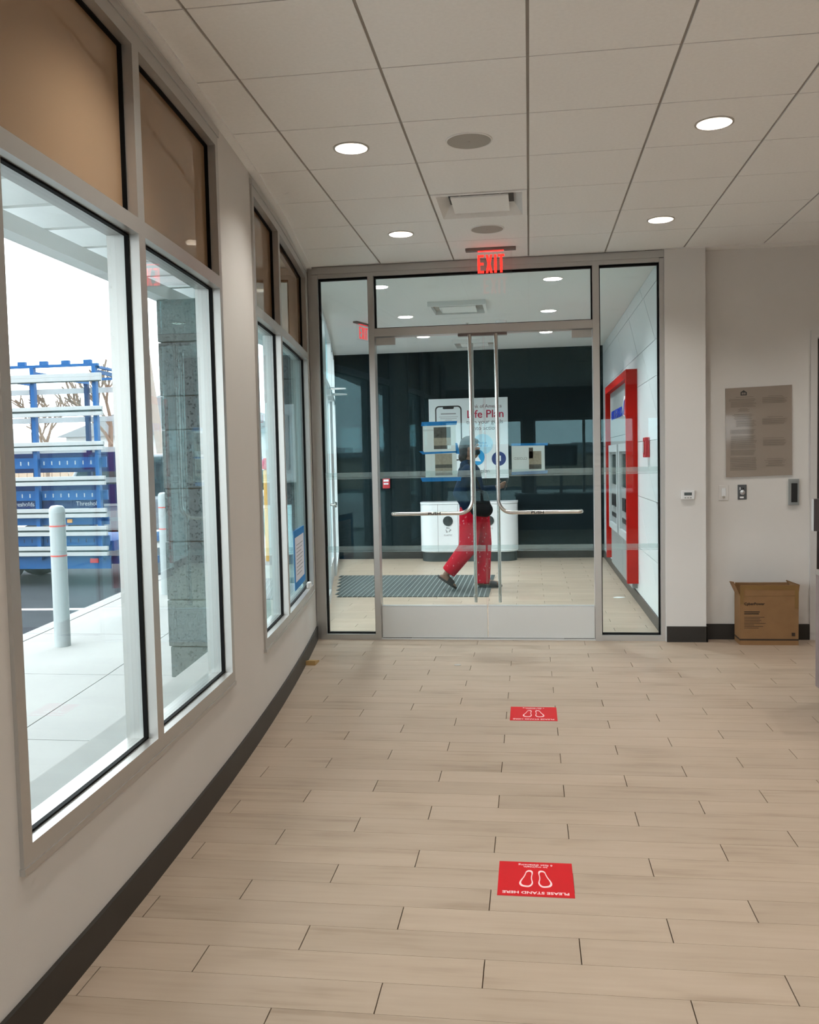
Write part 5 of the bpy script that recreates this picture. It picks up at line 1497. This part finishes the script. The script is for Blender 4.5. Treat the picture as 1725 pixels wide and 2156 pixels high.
car(-8.0, 19.0, 0.1, 'car_grey', 'dark grey car seen in the gap left of the stone pillar', 1.9, 4.8)
car(-6.3, 22.0, 0.2, 'car_white', 'white car seen through the window beside the doors', 1.55)
mk = empty('marker_post', (-4.0, 13.6, -0.13), 'yellow marker post with red cap outside the second window', 'marker post')
MB().lathe([(0.07, -0.135), (0.07, 1.40), (0.05, 1.43), (0.001, 1.43)], (-4.05, 13.6, 0), 18).build('post', 'marker_yellow', mk, smooth=True)
MB().lathe([(0.085, 1.43), (0.085, 1.56), (0.06, 1.60), (0.001, 1.605)], (-4.05, 13.6, 0), 18).build('cap', 'tail_red', mk, smooth=True)

# houses, fence, pole and bare trees far off
def house(x, y, w, d, h, rh, label, wallm):
    hs = empty('house', (x, y, -0.13), label, 'house')
    bxs('wall', wallm, hs, (x - w / 2, x + w / 2, y - d / 2, y + d / 2, -0.13, h))
    MB().prism([(x - w / 2 - .4, h), (x + w / 2 + .4, h), (x, h + rh)], y - d / 2 - .4, y + d / 2 + .4, 'y').build('roof', 'roof_grey', hs)
    for i in range(int(w // 2.6)):
        wx_ = x - w / 2 + 1.3 + i * 2.6
        f = bxs('window', 'white_gloss', hs, (wx_ - .6, wx_ + .6, y - d / 2 - .06, y - d / 2, 1.0, 2.4))
        bxs('pane', 'car_glass', f, (wx_ - .5, wx_ + .5, y - d / 2 - .07, y - d / 2 - .061, 1.1, 2.3))
house(-19.5, 52, 13, 8, 3.2, 2.4, 'grey gabled house far beyond the parking lot', 'house_wall')
house(-34, 50, 12, 8, 2.8, 1.5, 'low reddish house far behind the blue rack', 'brick_red')
house(-13.0, 66, 9, 8, 4.0, 2.6, 'distant pale house glimpsed beside the white car', 'house_wall')
fn = empty('wooden_fence', (-24, 40, -0.13), 'brown wooden fence far behind the blue rack', 'fence')
brd = MB().box(-0.19, 0.19, -0.02, 0.02, 0, 1.7).mesh('fence_board', 'fence_wood')
for i in range(44): child_mesh('fence_board', brd, fn, (-34 + i * 0.42, 40, -0.13))
bxs('fence_rail', 'fence_wood', fn, (-34.2, -15.7, 40.021, 40.08, 0.3, 0.4), (-34.2, -15.7, 40.021, 40.08, 1.1, 1.2))
up_ = empty('utility_pole', (-13.2, 31, -0.13), 'tall leaning wooden utility pole left of the stone pillar', 'utility pole')
MB().tube([(-12.95, 31, -0.14), (-13.35, 31, 3.5), (-13.75, 31, 7.0)], [0.17, 0.14, 0.10], 12).build('pole', 'pole_wood', up_, smooth=True)
MB().lathe([(0.001, 0.0), (0.22, 0.0), (0.22, 0.8), (0.001, 0.8)], (-14.0, 30.9, 4.2), 16).build('transformer', 'bollard_white', up_, smooth=True)
house(6, -40, 60, 8, 1.7, 0.6, 'long low brown building far behind the viewpoint', 'fence_wood')
def tree(x, y, h, seed, label):
    t = empty('bare_tree', (x, y, -0.13), label, 'tree', 'bare winter trees outside')
    rg = random.Random(seed); mb = MB()
    def br(p, d, l, r, depth):
        q = p + d * l
        mb.tube([p, p.lerp(q, .5) + Vector((rg.uniform(-.06, .06), rg.uniform(-.06, .06), 0)) * l, q], [r, r * .9, r * .8], 5, False)
        if depth == 0: return
        for k in range(3 if depth > 1 else 4):
            a = rg.uniform(0, 2 * PI); s = rg.uniform(.35, .75)
            nd = (d + Vector((math.cos(a) * s, math.sin(a) * s, rg.uniform(0, .25)))).normalized()
            br(q if k < 2 else p.lerp(q, rg.uniform(.5, .9)), nd, l * rg.uniform(.6, .8), max(r * .70, 0.034), depth - 1)
    base = Vector((x, y, -0.14))
    MB().tube([base, base + Vector((.03, 0, h * .3))], [h * .022, h * .017], 8).build('trunk', 'bark', t)
    br(base + Vector((.03, 0, h * .28)), Vector((0, 0, 1)), h * .26, h * .019, 4)
    o = mb.build('branches', 'bark', t); o['kind'] = 'stuff'
tree(-17.5, 36, 6.2, 1, 'bare tree standing right behind the end of the blue rack')
tree(-21.0, 37, 5.0, 2, 'bare tree seen between the upper rack rails')
tree(-25.5, 38, 5.2, 3, 'bare tree farthest left behind the blue rack')
tree(-15.8, 42, 7.2, 4, 'tall thin bare tree beside the leaning utility pole')
